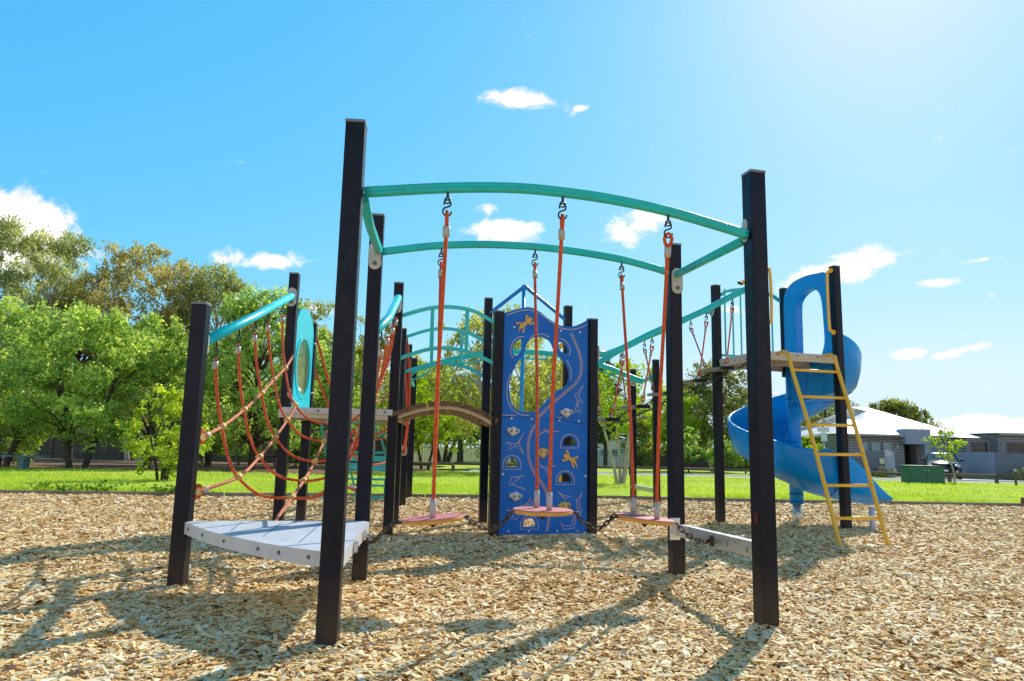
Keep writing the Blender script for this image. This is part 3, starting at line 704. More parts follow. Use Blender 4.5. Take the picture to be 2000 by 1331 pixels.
railing(P9, P11, [(.04, 2.085), (.3, 2.18), (.52, 2.21), (.75, 2.18), (.96, 2.09)], [(.04, 1.68), (.3, 1.775), (.52, 1.80), (.75, 1.77), (.96, 1.675)], [(.345, 1.79, 2.19), (.69, 1.78, 2.185)])
bprof = [(-.02, 1.10), (.2, 1.18), (.4, 1.222), (.6, 1.222), (.8, 1.165), (1.0, 1.06)]
for A, B in ((P8, P12), (P9, P11)):
    s = MB(); c = bez(on(A, B, bprof), 8)
    s.tube(c, .02, sec=[(.25, .85), (-.25, .85), (-.25, -.85), (.25, -.85)], smooth=False); s.build('stringer', M_CREAM, ab)
cn = bez(on(P8, P12, bprof), 10); cf = bez(on(P9, P11, bprof), 10)
np_ = 9
for i in range(np_):
    f = (i + .5) / np_; k = f * (len(cn) - 1); k0 = int(k)
    def at(c, kk):
        i0 = min(len(c) - 2, max(0, int(kk))); return c[i0].lerp(c[i0 + 1], kk - i0)
    w = .45 * (len(cn) - 1) / np_
    a0, a1 = at(cn, k - w), at(cn, k + w); b0, b1 = at(cf, k - w), at(cf, k + w)
    ext = (a0 - b0).normalized() * .05
    up = V((0, 0, 1)); t = (a1 - a0).normalized(); nn_ = V((-t.z, 0, t.x)) if t.x > 0 else V((0, 0, 1))
    mb = MB(); v8 = []
    for p in (a0 + ext, a1 + ext, b1 - ext, b0 - ext): v8.append(p + nn_ * .018)
    for p in (a0 + ext, a1 + ext, b1 - ext, b0 - ext): v8.append(p + nn_ * .062)
    mb.add(v8, [(0, 3, 2, 1), (4, 5, 6, 7), (0, 1, 5, 4), (1, 2, 6, 5), (2, 3, 7, 6), (3, 0, 4, 7)]); mb.build('plank', M_PLANK, ab)

# ================================================================== 7  CENTRAL TOWER + CLIMBING WALL
ct = thing('gabled_tower', 'central black-post tower with blue gable tube and fire pole behind the blue wall', 'play tower', (.27, 7.9, 0))
post(ct, P11, 2.62, 10); post(ct, P14, 2.6, 14); post(ct, P12, 2.21, 16); post(ct, P13, 2.22, 21)
g0, g1, gt = V((-.27, 8.36, 2.42)), V((.66, 8.63, 2.40)), V((.14, 8.50, 2.79))
g = bez([g0, g0.lerp(gt, .5), g0.lerp(gt, .9), gt, gt.lerp(g1, .1) , gt.lerp(g1, .5), g1], 6)
MB().tube(g, .022, n=12).build('gable_tube', M_TUBEB, ct)
MB().tube([(.13, 8.5, 2.77), (.13, 8.5, -.05)], .022, n=14).build('fire_pole', paint('light_blue_tube', (.012, .36, .70), .3, .08), ct)
MB().prism([(-.14, 7.1), (.82, 7.46), (.66, 8.6), (-.27, 8.35)], 1.17, 1.2, idf).build('board', M_DECK, ct)
mb = MB(); mb.tube(bez([(.57, 9.3, 2.10), (.66, 9.3, 2.20), (.70, 9.3, 2.16), (.69, 9.3, 1.9), (.66, 9.3, 1.5), (.66, 9.3, -.05)], 8), .03, n=12)
yc = lone(mb, 'curved_pole', M_YEL, 'yellow curved climbing pole seen through the hole of the blue wall', 'climbing pole', (.66, 9.3, 0))
mb = MB(); mb.ball((.68, 9.25, 2.02), .055); mb.build('knob', paint('olive_knob', (.25, .32, .05), .5, .1), yc)

cw = thing('climbing_wall', 'blue climbing panel with cut-out holes, gold geckos and bolted holds', 'climbing wall', (.35, 7.24, 0))
wa = V((*P12, 0)); wd = V((P13[0] - P12[0], P13[1] - P12[1], 0)).normalized(); wn = V((wd.y, -wd.x, 0))
wx = lambda u, v, d: wa + wd * u + V((0, 0, v)) + wn * d
mb = MB()
top = bez([(u, v, 0) for u, v in PANEL['top']], 5)
outl = [(.052, .02), (.998, .02)] + [(p.x, p.y) for p in reversed(top)]
outl = [(min(.998, max(.052, u)), v) for u, v in outl]
holes = []
for h in PANEL['holes']:
    c = bez([(u, v, 0) for u, v in h] + [(h[0][0], h[0][1], 0)], 3)[:-1]
    holes.append([(p.x, p.y) for p in c])
holes = [h if i < 3 else [tuple(p) for p in PANEL['holes'][i]] for i, h in enumerate(holes)]
mb.prism(outl, -.012, .012, wx, holes=holes, mi=0)
def stroke(pts, w, d, mi, closed=False, smooth=False):
    P = [V((p[0], p[1], 0)) for p in pts]
    if smooth: P = bez(P, 5)
    m = len(P); vs = []; fs = []
    for i in range(m):
        if closed: a, b = P[i - 1], P[(i + 1) % m]
        else: a, b = P[max(0, i - 1)], P[min(m - 1, i + 1)]
        t1 = (P[i] - a); t2 = (b - P[i])
        t = (t1.normalized() if t1.length > 0 else t2.normalized()) + (t2.normalized() if t2.length > 0 else t1.normalized())
        t = t.normalized() if t.length > .3 else (t1.normalized() if t1.length > 0 else V((1, 0, 0)))
        n = V((-t.y, t.x, 0)) * w / 2
        vs += [wx(P[i].x + n.x, P[i].y + n.y, d), wx(P[i].x - n.x, P[i].y - n.y, d)]
    for i in range(m if closed else m - 1):
        j = (i + 1) % m; fs.append((2 * i, 2 * i + 1, 2 * j + 1, 2 * j))
    mb.add(vs, fs, mi)
dd = [.0126]
def nd(): dd[0] += .00004; return dd[0]
for p in PANEL['open']: stroke(p, .0068, nd(), 1, smooth=True)
for p in PANEL['closed']: stroke(p, .0062, nd(), 1, closed=True)
for rp in PANEL['rope']:
    P = resample(bez([(u, v, 0) for u, v in rp], 8), .0135)
    for i in range(len(P) - 1):
        t = (P[i + 1] - P[i]).normalized(); n = V((-t.y, t.x, 0))
        a = P[i] + n * .016 - t * .012; b = P[i] - n * .016 + t * .012
        stroke([(a.x, a.y), (b.x, b.y)], .0046, nd(), 1)
stroke(PANEL['seam'], .004, nd(), 3)
def gecko(sp, flip):
    """lizard inlay: head at sp[0], tail tip at sp[-1]."""
    S = bez([(u, v, 0) for u, v in sp], 10); m = len(S)
    def wid(f):
        if f < .12: return .036 + .12 * f * 1.6
        if f < .3: return .046 - .08 * (f - .12)
        if f < .55: return .036 + .07 * (f - .3)
        return max(.004, .052 * (1 - (f - .5) / .5) ** 1.3)
    vs = []; fs = []; d = nd() + .0008
    for i, p in enumerate(S):
        t = (S[min(m - 1, i + 1)] - S[max(0, i - 1)]).normalized(); n = V((-t.y, t.x, 0)); w = wid(i / (m - 1))
        vs += [wx(p.x + n.x * w / 2, p.y + n.y * w / 2, d), wx(p.x - n.x * w / 2, p.y - n.y * w / 2, d)]
    for i in range(m - 1): fs.append((2 * i, 2 * i + 1, 2 * i + 3, 2 * i + 2))
    mb.add(vs, fs, 2)
    h = S[1]; mb.add([wx(h.x + .021 * math.cos(a), h.y + .021 * math.sin(a), nd() + .001) for a in [2 * PI * i / 14 for i in range(14)]], [tuple(range(14))], 2)
    for f, s, k in ((.2, 1, .9), (.2, -1, .7), (.5, 1, -.5), (.5, -1, -.7)):
        i = int(f * (m - 1)); p = S[i]; t = (S[i + 1] - S[i - 1]).normalized(); n = V((-t.y, t.x, 0)) * s
        kn = p + n * .036 - t * .012 * k; ft = kn + n * .010 - t * .030 * k
        stroke([(p.x, p.y), (kn.x, kn.y), (ft.x, ft.y)], .0155, nd() + .0014, 2)
        for a in (-.9, -.3, .3, .9):
            dr = (ft - kn).normalized(); q = V((dr.x * math.cos(a) - dr.y * math.sin(a), dr.x * math.sin(a) + dr.y * math.cos(a), 0)) * .02
            stroke([(ft.x, ft.y), (ft.x + q.x, ft.y + q.y)], .0075, nd() + .0018, 2)
gecko(PANEL['gecko'][0], 1); gecko(PANEL['gecko'][1], -1)
mb.build('panel', [M_BLUE, M_PANLINE, M_PANGOLD, M_SEAM], cw, recalc=False)
for u, v in PANEL['bolt']:
    b = MB(); b.cyl(wx(u, v, .011), wx(u, v, .018), .011); b.build('bolt', M_STEEL, cw)
for i, (u, v) in enumerate(PANEL['hold']):
    R_ = random.Random(i); vs = []; fs = []; n = 20
    base = [(.062, .012), (.052, .030), (.026, .030), (.004, .042), (-.02, .040), (-.042, .022), (-.064, .016), (-.07, -.008), (-.048, -.024), (-.026, -.040), (.0, -.052), (.02, -.046), (.034, -.026), (.06, -.014)]
    if i % 2: base = [(-x, y) for x, y in base][::-1]
    if i == 2: base = [(x * .9, y * 1.15) for x, y in base]
    bb = [(p.x, p.y) for p in bez([(x, y, 0) for x, y in base] + [(*base[0], 0)], 3)[:-1]]; n = len(bb)
    layers = [(1., .012), (1.02, .03), (.92, .05), (.62, .062), (.25, .064)]
    for sc, d in layers: vs += [wx(u + x * sc, v + y * sc, d) for x, y in bb]
    for a in range(len(layers) - 1):
        for j in range(n): fs.append((a * n + j, a * n + (j + 1) % n, (a + 1) * n + (j + 1) % n, (a + 1) * n + j))
    fs.append(tuple((len(layers) - 1) * n + j for j in range(n)))
    h = MB().add(vs, fs, 0, True).build('climbing_hold', M_HOLDY if i in (2, 4) else M_HOLDW, cw)
    for s in (-.028, .028):
        b = MB(); b.cyl(wx(u + s, v, .058), wx(u + s, v, .068), .0115); b.cyl(wx(u + s, v, .068), wx(u + s, v, .071), .0055); b.build('bolt', M_BOLT, h)

# ================================================================== 8  HANGING BRIDGE
hb = thing('bridge_beam_pair', 'pair of rising teal beams from the blue wall to the slide tower', 'overhead beams', (1.9, 8.3, 0))
nbeam = bez([(.90, 7.44, 1.84), (1.02, 7.55, 1.865), (1.198, 7.65, 1.94), (1.54, 7.79, 2.13), (1.871, 7.92, 2.29), (2.214, 8.05, 2.462), (2.545, 8.15, 2.65), (2.80, 8.2, 2.78)], 6)
fbeam = bez([(.74, 8.66, 1.80), (.90, 8.71, 1.81), (1.062, 8.741, 1.90), (1.354, 8.803, 2.085), (1.659, 8.867, 2.245), (1.97, 8.933, 2.39), (2.273, 8.997, 2.55), (2.42, 9.03, 2.63), (2.56, 9.06, 2.64)], 6)
arch_beam(hb, nbeam, .034); arch_beam(hb, fbeam, .034)
plate(hb, (P13[0] + .048, P13[1], 1.85), 1, .3, .085, .17); plate(hb, (P17[0] - .05, P17[1] - .01, 2.66), -1, -.25, .085, .17); plate(hb, (P14[0] + .05, P14[1], 1.80), 1, .2, .085, .17)
ntop = [(1.198, 7.655, 1.915), (1.54, 7.79, 2.10), (1.871, 7.92, 2.262), (2.214, 8.05, 2.432), (2.545, 8.15, 2.62)]
nbot = [(1.081, 7.633, 1.225), (1.427, 7.764, 1.377), (1.756, 7.889, 1.533), (2.116, 8.025, 1.696), (2.465, 8.158, 1.86)]
ftop = [(1.062, 8.741, 1.867), (1.354, 8.803, 2.055), (1.659, 8.867, 2.215), (1.97, 8.933, 2.36), (2.273, 8.997, 2.52)]
fbot = [(1.071, 8.743, 1.26), (1.419, 8.816, 1.421), (1.768, 8.89, 1.592), (2.118, 8.964, 1.754), (2.462, 9.037, 1.918)]
names = ['lowest hanging step board, beside the blue climbing wall', 'second hanging step board up from the blue climbing wall', 'middle hanging step board, half hidden behind the tall post', 'fourth hanging step board up from the blue climbing wall', 'highest hanging step board, next to the slide deck']
for k in range(5):
    a, b = V(nbot[k]), V(fbot[k]); c = (a + b) / 2
    st = thing('hanging_step', names[k], 'step', (c.x, c.y, c.z), 'step boards hung from the rising teal beams')
    bd = (a - b).normalized(); a2 = a + bd * .06; b2 = b - bd * .06
    a2 = a2 + V((0, 0, -.055)); b2 = b2 + V((0, 0, -.055))
    mb = MB(); mb.beam(a2, b2, .13, .032, bev=.004); brd = mb.build('board', M_PLANKG, st)
    mb = MB(); mb.beam(a2 + bd * .005, a2 - bd * .11, .136, .04); mb.build('end_cap', M_POST, brd)
    for s, (t0, t1, rr_) in enumerate(((ntop[k], nbot[k], .0095), (ftop[k], fbot[k], .0095))):
        e = hanger(st, V(t0) + V((0, 0, -.02)), .04); t1 = V(t1); d = (t1 - e).normalized()
        mb = MB(); f0 = rope_eye(mb, e + V((0, 0, .01)), d, .009, .024)
        rope(mb, [f0 - d * .01, t1 - d * .11], .009)
        f2 = rope_eye(mb, t1 + V((0, 0, -.0)), -d, .009, .024)
        ro = mb.build('rope', M_ROPE if s == 0 else paint('dusty_rope', (.3, .05, .04), .7, .2), st)
        mb = MB(); ferrule(mb, f0, d, .045, .0145); ferrule(mb, f2, -d, .045, .0145); mb.build('ferrule', M_SLEEVE, ro)
        mb = MB(); mb.cyl(t1 + V((0, 0, .01)), t1 + V((0, 0, -.07)), .007); mb.build('hook', M_STEEL, ro)
mbp = [V(nbot[0]) + V((-.05, .1, -.10))] + [V(p) + V((.03, .12, -.085 - (.02 if i % 2 else 0))) for i, p in enumerate(nbot)] + [V((2.80, 8.33, 1.93))]
sc_ = []
for p, q in zip(mbp, mbp[1:]): sc_ += [p, (p + q) / 2 + V((0, 0, -.03))]
ch = chain('thin sagging safety chain under the near ends of the hanging steps', sc_ + [mbp[-1]], .04, .004, M_DARK); del ch['group']
mbp = [V(p) + V((.03, -.12, -.085)) for p in fbot] + [V((2.62, 8.95, 1.95))]
sc_ = []
for p, q in zip(mbp, mbp[1:]): sc_ += [p, (p + q) / 2 + V((0, 0, -.03))]
ch = chain('thin sagging safety chain under the far ends of the hanging steps', sc_ + [mbp[-1]], .04, .004, M_DARK); del ch['group']

# ================================================================== 9  SLIDE TOWER
tw = thing('slide_tower', 'tall dark navy four-post tower with cream deck beside the blue slide', 'play tower', (3.26, 8.8, 0))
M_NAVY = paint('dark_navy_post', (.010, .011, .035), .32, .3, 5, dirt=(.05, .045, .05, .2))
for p, H in ((P17, 3.0), (P18, 3.06), (P19, 3.13), (P20, 3.08)): post(tw, p, H, 18, sink=-1.85 if p == P18 else .12)
d4 = [(P20[0] + .0, P20[1] - .03), (P19[0] - .0, P19[1] - .03), (P18[0] + .0, P18[1] + .03), (P17[0], P17[1] + .03)]
MB().prism(d4, 2.005, 2.02, idf).build('board', M_DECK, tw)
mb = MB()
for i in range(4):
    a = V((*d4[i], 1.962)); b = V((*d4[(i + 1) % 4], 1.962)); mb.beam(a, b, .014, .084)
q0, q1 = V((*d4[0], 1.955)).lerp(V((*d4[3], 1.955)), .5), V((*d4[1], 1.955)).lerp(V((*d4[2], 1.955)), .5)
mb.beam(q0, q1, .03, .07); q0, q1 = V((*d4[0], 1.955)).lerp(V((*d4[1], 1.955)), .5), V((*d4[3], 1.955)).lerp(V((*d4[2], 1.955)), .5); mb.beam(q0, q1, .03, .07)
mb.build('deck_frame', M_CREAM, tw)
for f in (.2, .45, .7, .93):
    a = V((*d4[0], 1.985)).lerp(V((*d4[1], 1.985)), f); n = V((.26, -.96, 0)); mb = MB(); mb.cyl(a + n * .005, a + n * .014, .01); mb.build('bolt', M_BOLT, tw)
    a = V((*d4[3], 1.96)).lerp(V((*d4[0], 1.96)), f); n = V((-.95, -.3, 0)); mb = MB(); mb.cyl(a + n * .005, a + n * .014, .01); mb.build('bolt', M_BOLT, tw)
u17 = lambda u, z: V((*P17, 0)) + (V((*P18, 0)) - V((*P17, 0))).normalized() * u + V((0, 0, z))
ba = MB().tube(bez([u17(.08, 2.87), u17(.16, 2.92), u17(.3, 2.955), u17(.5, 2.985), u17(.7, 2.975), u17(.88, 2.93), u17(1.0, 2.87)], 6), .018, sec=[(.9, 1), (-.9, 1), (-.9, -1), (.9, -1)], smooth=False).build('barrier', M_TEAL, tw)
MB().beam(u17(.08, 2.08), u17(1.0, 2.08), .02, .03).build('lower_rail', M_TEAL, ba)
for u in (.135, .256, .378, .50, .62, .745, .868):
    mb = MB(); mb.beam(u17(u, 2.08), u17(u, 2.93 + .05 * math.sin(PI * u / 1.05)), .034, .012, up=(1, 0, 0)); mb.build('bar', M_TEAL, ba)
def handle(p, n, z0, z1, off=.07):
    n = V(n).normalized(); P = V((p[0], p[1], 0)) + n * .045
    pts = [P + V((0, 0, z1)), P + n * off * .6 + V((0, 0, z1 - .02)), P + n * off + V((0, 0, z1 - .09)), P + n * off + V((0, 0, z0 + .09)), P + n * off * .6 + V((0, 0, z0 + .02)), P + V((0, 0, z0))]
    mb = MB(); mb.tube(bez(pts, 6), .0165, n=12)
    for z in (z0, z1): mb.cyl(P + V((0, 0, z)), P + n * .014 + V((0, 0, z)), .03, n=14)
    mb.build('handle', M_YEL, tw)
handle(P19, (-1, -.35, 0), 2.30, 3.06); handle(P20, (1, .1, 0), 2.33, 3.03, .105)
mb = MB()
for dy, dz in ((-.05, 0), (.03, .03)): 
    mb.cyl((P20[0] - .04, P20[1] + dy, 2.83 + dz), (P20[0] - .21, P20[1] + dy, 2.80 + dz), .018)
grip = mb.build('grip_pegs', M_YEL, tw)
mb = MB()
for dy, dz in ((-.05, 0), (.03, .03)): mb.cyl((P20[0] - .21, P20[1] + dy, 2.80 + dz), (P20[0] - .228, P20[1] + dy, 2.797 + dz), .019)
mb.build('end_cap', M_POST, grip)

# spiral slide
sl = thing('spiral_slide', 'blue plastic spiral slide curling around its own centre pole', 'slide', (3.66, 9.29, 0))
SC = V((3.69, 9.37, 0))
def zf(phi):
    ks = [(-110, 1.90), (-72, 1.86), (-30, 1.68), (0, 1.58), (45, 1.38), (90, 1.17), (135, .97), (180, .78), (225, .58), (270, .42), (330, .33)]
    for (a, za), (b, zb) in zip(ks, ks[1:]):
        if phi <= b: return za + (zb - za) * (phi - a) / (b - a)
    return ks[-1][1]
def prof(h, tip=1.):
    inner = [(.095, .30), (.13, .14), (.22, .04), (.38, .0), (.54, .02), (.65, .10), (.735, .24), (.775, .60), (.79, 1.)]
    P = []
    for r, z in inner:
        P.append((r, z * h if r > .7 else z * min(1, h / .4)))
    hz_ = h
    P += [(.805, hz_ + .016), (.828, hz_ + .008), (.834, hz_ - .02)]
    P += [(.815, hz_ * .55), (.77, hz_ * .2 + .0), (.68, .045), (.56, -.035), (.38, -.055), (.2, -.015), (.095, .10)]
    return P
mb = MB(); frames = []
for i in range(85):
    phi = -74 + 344 * i / 84
    a = math.radians(phi); d = V((math.cos(a), math.sin(a), 0))
    h = .45 + .03 * smoothstep(-30, -74, phi) if phi < -30 else .44
    # smooth the height table
    z = sum(zf(phi + k) for k in (-24, -12, 0, 12, 24)) / 5
    frames.append([SC + d * r + V((0, 0, z + zz)) for r, zz in prof(h)])
z270 = sum(zf(270 + k) for k in (-24, -12, 0, 12, 24)) / 5
for i in range(1, 25):
    s = .72 * i / 24; f = i / 24; z = z270 - .20 * (f - .35 * f * f)
    yaw = math.radians(-90 + 6 * f); d = V((math.cos(yaw), math.sin(yaw), 0))
    h = .45 * (1 - smoothstep(.3, 1.12, f)) + .03
    o = SC + V((s, .02 * s, 0))
    frames.append([o + d * r + V((0, 0, z + zz)) for r, zz in prof(h)])
m = len(frames[0]); vs = [p for fr_ in frames for p in fr_]; fs = []
for i in range(len(frames) - 1):
    for j in range(m): fs.append((i * m + j, i * m + (j + 1) % m, (i + 1) * m + (j + 1) % m, (i + 1) * m + j))
fs.append(tuple(range(m))); fs.append(tuple((len(frames) - 1) * m + j for j in reversed(range(m))))
mb.add(vs, fs, 0, True)
tube = mb.build('chute', M_SLIDE, sl)
mb = MB()
for phi in (0, 88, 178, 300):
    if phi < 270:
        i = int((phi + 74) / 344 * 84); fr_ = frames[i]
    else: fr_ = frames[84 + 6]
    outer = fr_[9:17]; mb.tube(outer, .007, n=6)
    for q in (outer[3], outer[5]): mb.ball(q, .016, nu=8, nv=5)
mb.build('seam_flange', paint('slide_seam', (.006, .09, .42), .4, .1), tube)
MB().cyl((3.69, 9.37, .22), (3.69, 9.37, 2.0), .085, n=24).build('centre_pole', M_SLIDE, sl)
mb = MB()
for z in (.24, .34, 1.0, 1.46, 1.56): mb.tube([SC + V((.088 * math.cos(a), .088 * math.sin(a), z)) for a in [2 * PI * i / 24 for i in range(24)]], .006, n=6, closed=True)
mb.build('pole_joint', paint('slide_joint', (.006, .11, .48), .4, .1), sl)
MB().cyl((3.69, 9.37, -.1), (3.69, 9.37, .225), .052, n=18).build('steel_leg', M_STEEL, sl)
MB().cyl((4.22, 8.51, -.1), (4.22, 8.51, .26), .032, n=14).build('exit_leg', paint('pale_leg', (.55, .55, .68), .4, .1), sl)
M_SEAM2 = paint('slide_groove', (.006, .12, .5), .4, .1)
u18 = V((*P18, 0)); e18 = (V((*P19, 0)) - u18).normalized(); n18 = V((-e18.y, e18.x, 0))
ax = lambda u, v, d: u18 + e18 * u + V((0, 0, v)) + n18 * d
ao = [(p.x, p.y) for p in bez([(.045, 2.02, 0), (.045, 2.35, 0), (.05, 2.80, 0), (.09, 2.97, 0), (.25, 3.07, 0), (.5, 3.10, 0), (.72, 3.085, 0), (.86, 3.06, 0), (.9, 2.9, 0), (.925, 2.5, 0), (.94, 2.02, 0)], 5)]
ai = [(p.x, p.y) for p in bez([(.285, 2.06, 0), (.29, 2.4, 0), (.295, 2.70, 0), (.33, 2.815, 0), (.45, 2.89, 0), (.60, 2.91, 0), (.73, 2.85, 0), (.785, 2.71, 0), (.805, 2.4, 0), (.805, 2.2, 0), (.75, 2.06, 0)], 5)]
MB().prism(ao, -.05, .05, ax, holes=[ai]).build('entry_hood', M_SLIDE, sl)
sk = MB().prism([(.05, 2.0), (.94, 2.0), (.94, 1.66), (.86, 1.58), (.3, 1.5), (.05, 1.5)], -.03, .03, ax).build('entry_skirt', M_SLIDE, sl)
for uc in (.30, .62):
    mb = MB(); mb.tube([ax(uc + .13 * math.cos(t), 1.76 + .22 * math.sin(t), -.031) for t in [-.9 + 1.8 * i / 12 for i in range(13)]], .006, n=6)
    mb.build('moulded_rib', M_SEAM2, sk)

# ladder
ld = thing('rung_ladder', 'yellow tubular ladder leaning on the slide deck', 'ladder', (3.44, 7.2, 0))
lp = []
for tx, ty, fx, fy in ((3.10, 8.235, 3.186, 7.082), (3.70, 8.41, 3.691, 7.164)):
    pts = bez([(tx, ty, 2.005), (tx + .02, ty - .07, 2.01), (tx + .03, ty - .15, 1.99), (tx + .035, ty - .22, 1.91), (tx + .035, ty - .28, 1.78), ((tx + fx) / 2 + .025, (ty + fy) / 2 - .07, 1.05), (fx, fy, .0), (fx - .0, fy - .02, -.06)], 8)
    lp.append(pts); MB().tube(pts, .021, n=12).build('rail', M_YEL, ld)
    mb = MB(); mb.box((tx, ty + .02, 2.0), (.05, .03, .05), math.radians(16), bev=.005); mb.build('bracket', M_YEL, ld)
def atz(pts, z):
    for a, b in zip(pts[20:], pts[21:]):
        if b.z <= z <= a.z: return a.lerp(b, (a.z - z) / (a.z - b.z + 1e-9))
    return pts[-1]
for k in range(6):
    z = .235 + .309 * k; MB().cyl(atz(lp[0], z), atz(lp[1], z + .005), .0165).build('rung', M_YEL, ld)

# ================================================================== 10  REAR OVERHEAD TRACK, NET, LADDER
ot = thing('overhead_track', 'arched teal overhead track with grip loops on black posts at the back', 'overhead track', (.3, 11.2, 0))
post(ot, P10, 2.31, 8); post(ot, P10b, 2.31, 8); post(ot, P15, 2.25, 6); post(ot, P16, 2.27, 6)
tr_ = bez([(-1.50, 10.38, 1.84), (-1.38, 10.42, 1.955), (-.995, 10.55, 2.09), (-.732, 10.62, 2.17), (-.275, 10.77, 2.27), (.011, 10.85, 2.30), (.647, 11.05, 2.30), (1.406, 11.45, 2.20), (1.85, 11.68, 2.08), (2.15, 11.72, 1.975)], 6)
tr2 = bez([(-1.60, 11.8, 1.84), (-1.38, 11.8, 1.955), (-.995, 11.8, 2.07), (-.275, 11.85, 2.20), (.011, 11.9, 2.23), (.647, 11.95, 2.24), (1.406, 11.95, 2.16), (1.85, 11.9, 2.05), (2.14, 11.85, 1.97)], 6)
arch_beam(ot, tr_, .04, 'rail'); 
MB().tube([(2.1, 12.25, 2.04), (2.14, 11.75, 1.96), (2.25, 11.2, 2.02)], .03, n=10).build('cross_bar', M_TEAL, ot)
MB().tube([(-1.49, 10.35, 1.83), (-1.55, 11.0, 1.85), (-1.62, 11.85, 1.83)], .03, n=10).build('cross_bar', M_TEAL, ot)
for f0, f1 in ((.03, .17), (.30, .42), (.545, .665), (.80, .93)):
    i0, i1 = int(f0 * (len(tr_) - 1)), int(f1 * (len(tr_) - 1)); a, b = tr_[i0], tr_[i1]; dn = V((0, 0, -.095))
    MB().tube(bez([a, a + dn * .8, a.lerp(b, .12) + dn, a.lerp(b, .5) + dn, a.lerp(b, .88) + dn, b + dn * .8, b], 7), .0135, n=8).build('grip_loop', M_TEAL, ot)
plate(ot, (P15[0], P15[1] - .05, 2.03), 0, -1, .1, .18); plate(ot, (P10[0] - .0, P10[1] - .05, .78), .1, -1, .085, .15); plate(ot, (P10[0] + .02, P10[1] - .052, 1.2), .1, -1, .085, .15)
MB().beam((2.08, 12.28, .25), (2.24, 11.15, .25), .05, .07, bev=.006).build('step_rail', M_ALU, ot)

rn = thing('rope_ladder_web', 'slack orange ropes strung behind the cream deck tower', 'climbing rope', (-1.8, 9.0, 0))
for pts in ([(-2.22, 8.02, 2.06), (-2.12, 8.35, 1.55), (-2.03, 8.8, 1.05), (-1.90, 9.3, .9), (-1.62, 10.0, 1.0), (-1.49, 10.26, 1.2)],
            [(-2.26, 8.0, 1.80), (-2.14, 8.4, 1.32), (-2.0, 8.9, .85), (-1.85, 9.4, .6), (-1.6, 10.05, .65), (-1.49, 10.26, .8)],
            [(-1.22, 8.2, 2.1), (-1.24, 8.7, 1.75), (-1.30, 9.2, 1.3), (-1.40, 9.8, .95), (-1.48, 10.24, .78)],
            [(-1.24, 8.2, 1.95), (-1.28, 8.8, 1.5), (-1.34, 9.3, 1.15), (-1.44, 10.24, 1.16)],
            [(-1.21, 8.2, 2.02), (-1.235, 8.7, 1.65), (-1.31, 9.25, 1.2), (-1.42, 9.8, .9), (-1.49, 10.24, .76)],
            [(-2.03, 8.8, 1.05), (-1.7, 8.85, .95), (-1.32, 9.2, 1.22)]):
    mb = MB(); mb.tube(resample(bez(pts, 10), .05), .014, n=9); mb.build('rope', M_ROPE, rn)

tl = thing('arched_rung_climber', 'teal arched rung climber standing behind the cream deck tower', 'climber', (-1.95, 10.6, 0))
M_TEAL2 = paint('pale_teal', (.02, .40, .38), .4, .1)
cl = [(9.2, 1.12), (9.75, .98), (10.2, .74), (10.6, .48), (10.9, .25), (11.2, .05)]
for k, (y, z) in enumerate(cl):
    mb = MB(); mb.beam((-2.36, y, z + .02 * (k % 2)), (-1.66, y, z), .09, .03, bev=.006); mb.build('rung', M_TEAL2, tl)
for x in (-2.3, -1.74):
    mb = MB(); mb.tube(bez([(x, 9.0, 1.1)] + [(x, y, z - .03) for y, z in cl], 8), .016, n=8); mb.build('side_rope', M_TEAL2, tl)
ch = chain('teal hanging chain below the cream deck tower', [(-2.42, 9.2, 1.16), (-2.43, 9.5, .85), (-2.44, 9.9, .55), (-2.42, 10.4, .25)], .05, .008, M_TEAL2); del ch['group']
bt = thing('slatted_bench', 'low teal slatted bench at the far edge of the wood chips', 'bench', (-2.3, 11.9, 0))
for k, (y, z) in enumerate(((11.7, .30), (11.82, .30), (11.94, .30), (12.06, .5), (12.08, .62))):
    mb = MB(); mb.beam((-2.9, y, z), (-1.85, y, z), .10 if k < 3 else .025, .025 if k < 3 else .09, bev=.004); mb.build('slat', M_TEAL2, bt)
for x in (-2.8, -1.98):
    mb = MB(); mb.beam((x, 11.72, -.05), (x, 11.72, .29), .04, .04, up=(0, 1, 0)); mb.beam((x, 12.07, -.05), (x, 12.1, .67), .04, .04, up=(0, 1, 0)); mb.beam((x, 11.7, .27), (x, 12.09, .27), .04, .03); mb.build('leg', M_TEAL2, bt)
# ================================================================== GROUND
EDGE = [(-60, 4.0), (-30, 7.2), (-14, 9.9), (-7.64, 11.02), (-5.18, 11.33), (-2.5, 11.95), (-.92, 12.25), (1.86, 12.86), (4.4, 12.78), (9.29, 13.19), (16, 13.5), (30, 13.7), (60, 13.5)]
def edge_y(x):
    for (a, ya), (b, yb) in zip(EDGE, EDGE[1:]):
        if x <= b: return ya + (yb - ya) * (x - a) / (b - a)
    return EDGE[-1][1]
def npnoise(x, y, seed=0, n=9, f0=.5, gain=1.35):
    r = np.random.default_rng(seed); z = np.zeros_like(x); tot = 0
    for i in range(n):
        f = f0 * gain ** i; a = r.uniform(0, 2 * PI); w = f ** -.6
        z += w * np.sin((x * math.cos(a) + y * math.sin(a)) * f * 2 * PI + r.uniform(0, 6.28)); tot += w
    return z / tot
def chip_h(x, y):
    z = .022 * npnoise(x, y, 3, 9, .25, 1.4) - .016
    for p in (P1, P2, P3, P4, P5, P6, P8, P12, P13, P17, P19): z = z + .006 * np.exp(-((x - p[0]) ** 2 + (y - p[1]) ** 2) / .028)
    for p in ((-.42, 4.1), (.2, 4.25), (.82, 4.35), (4.4, 8.3)): z = z - .035 * np.exp(-((x - p[0]) ** 2 + (y - p[1]) ** 2) / .16)     # scuffed hollows
    return z

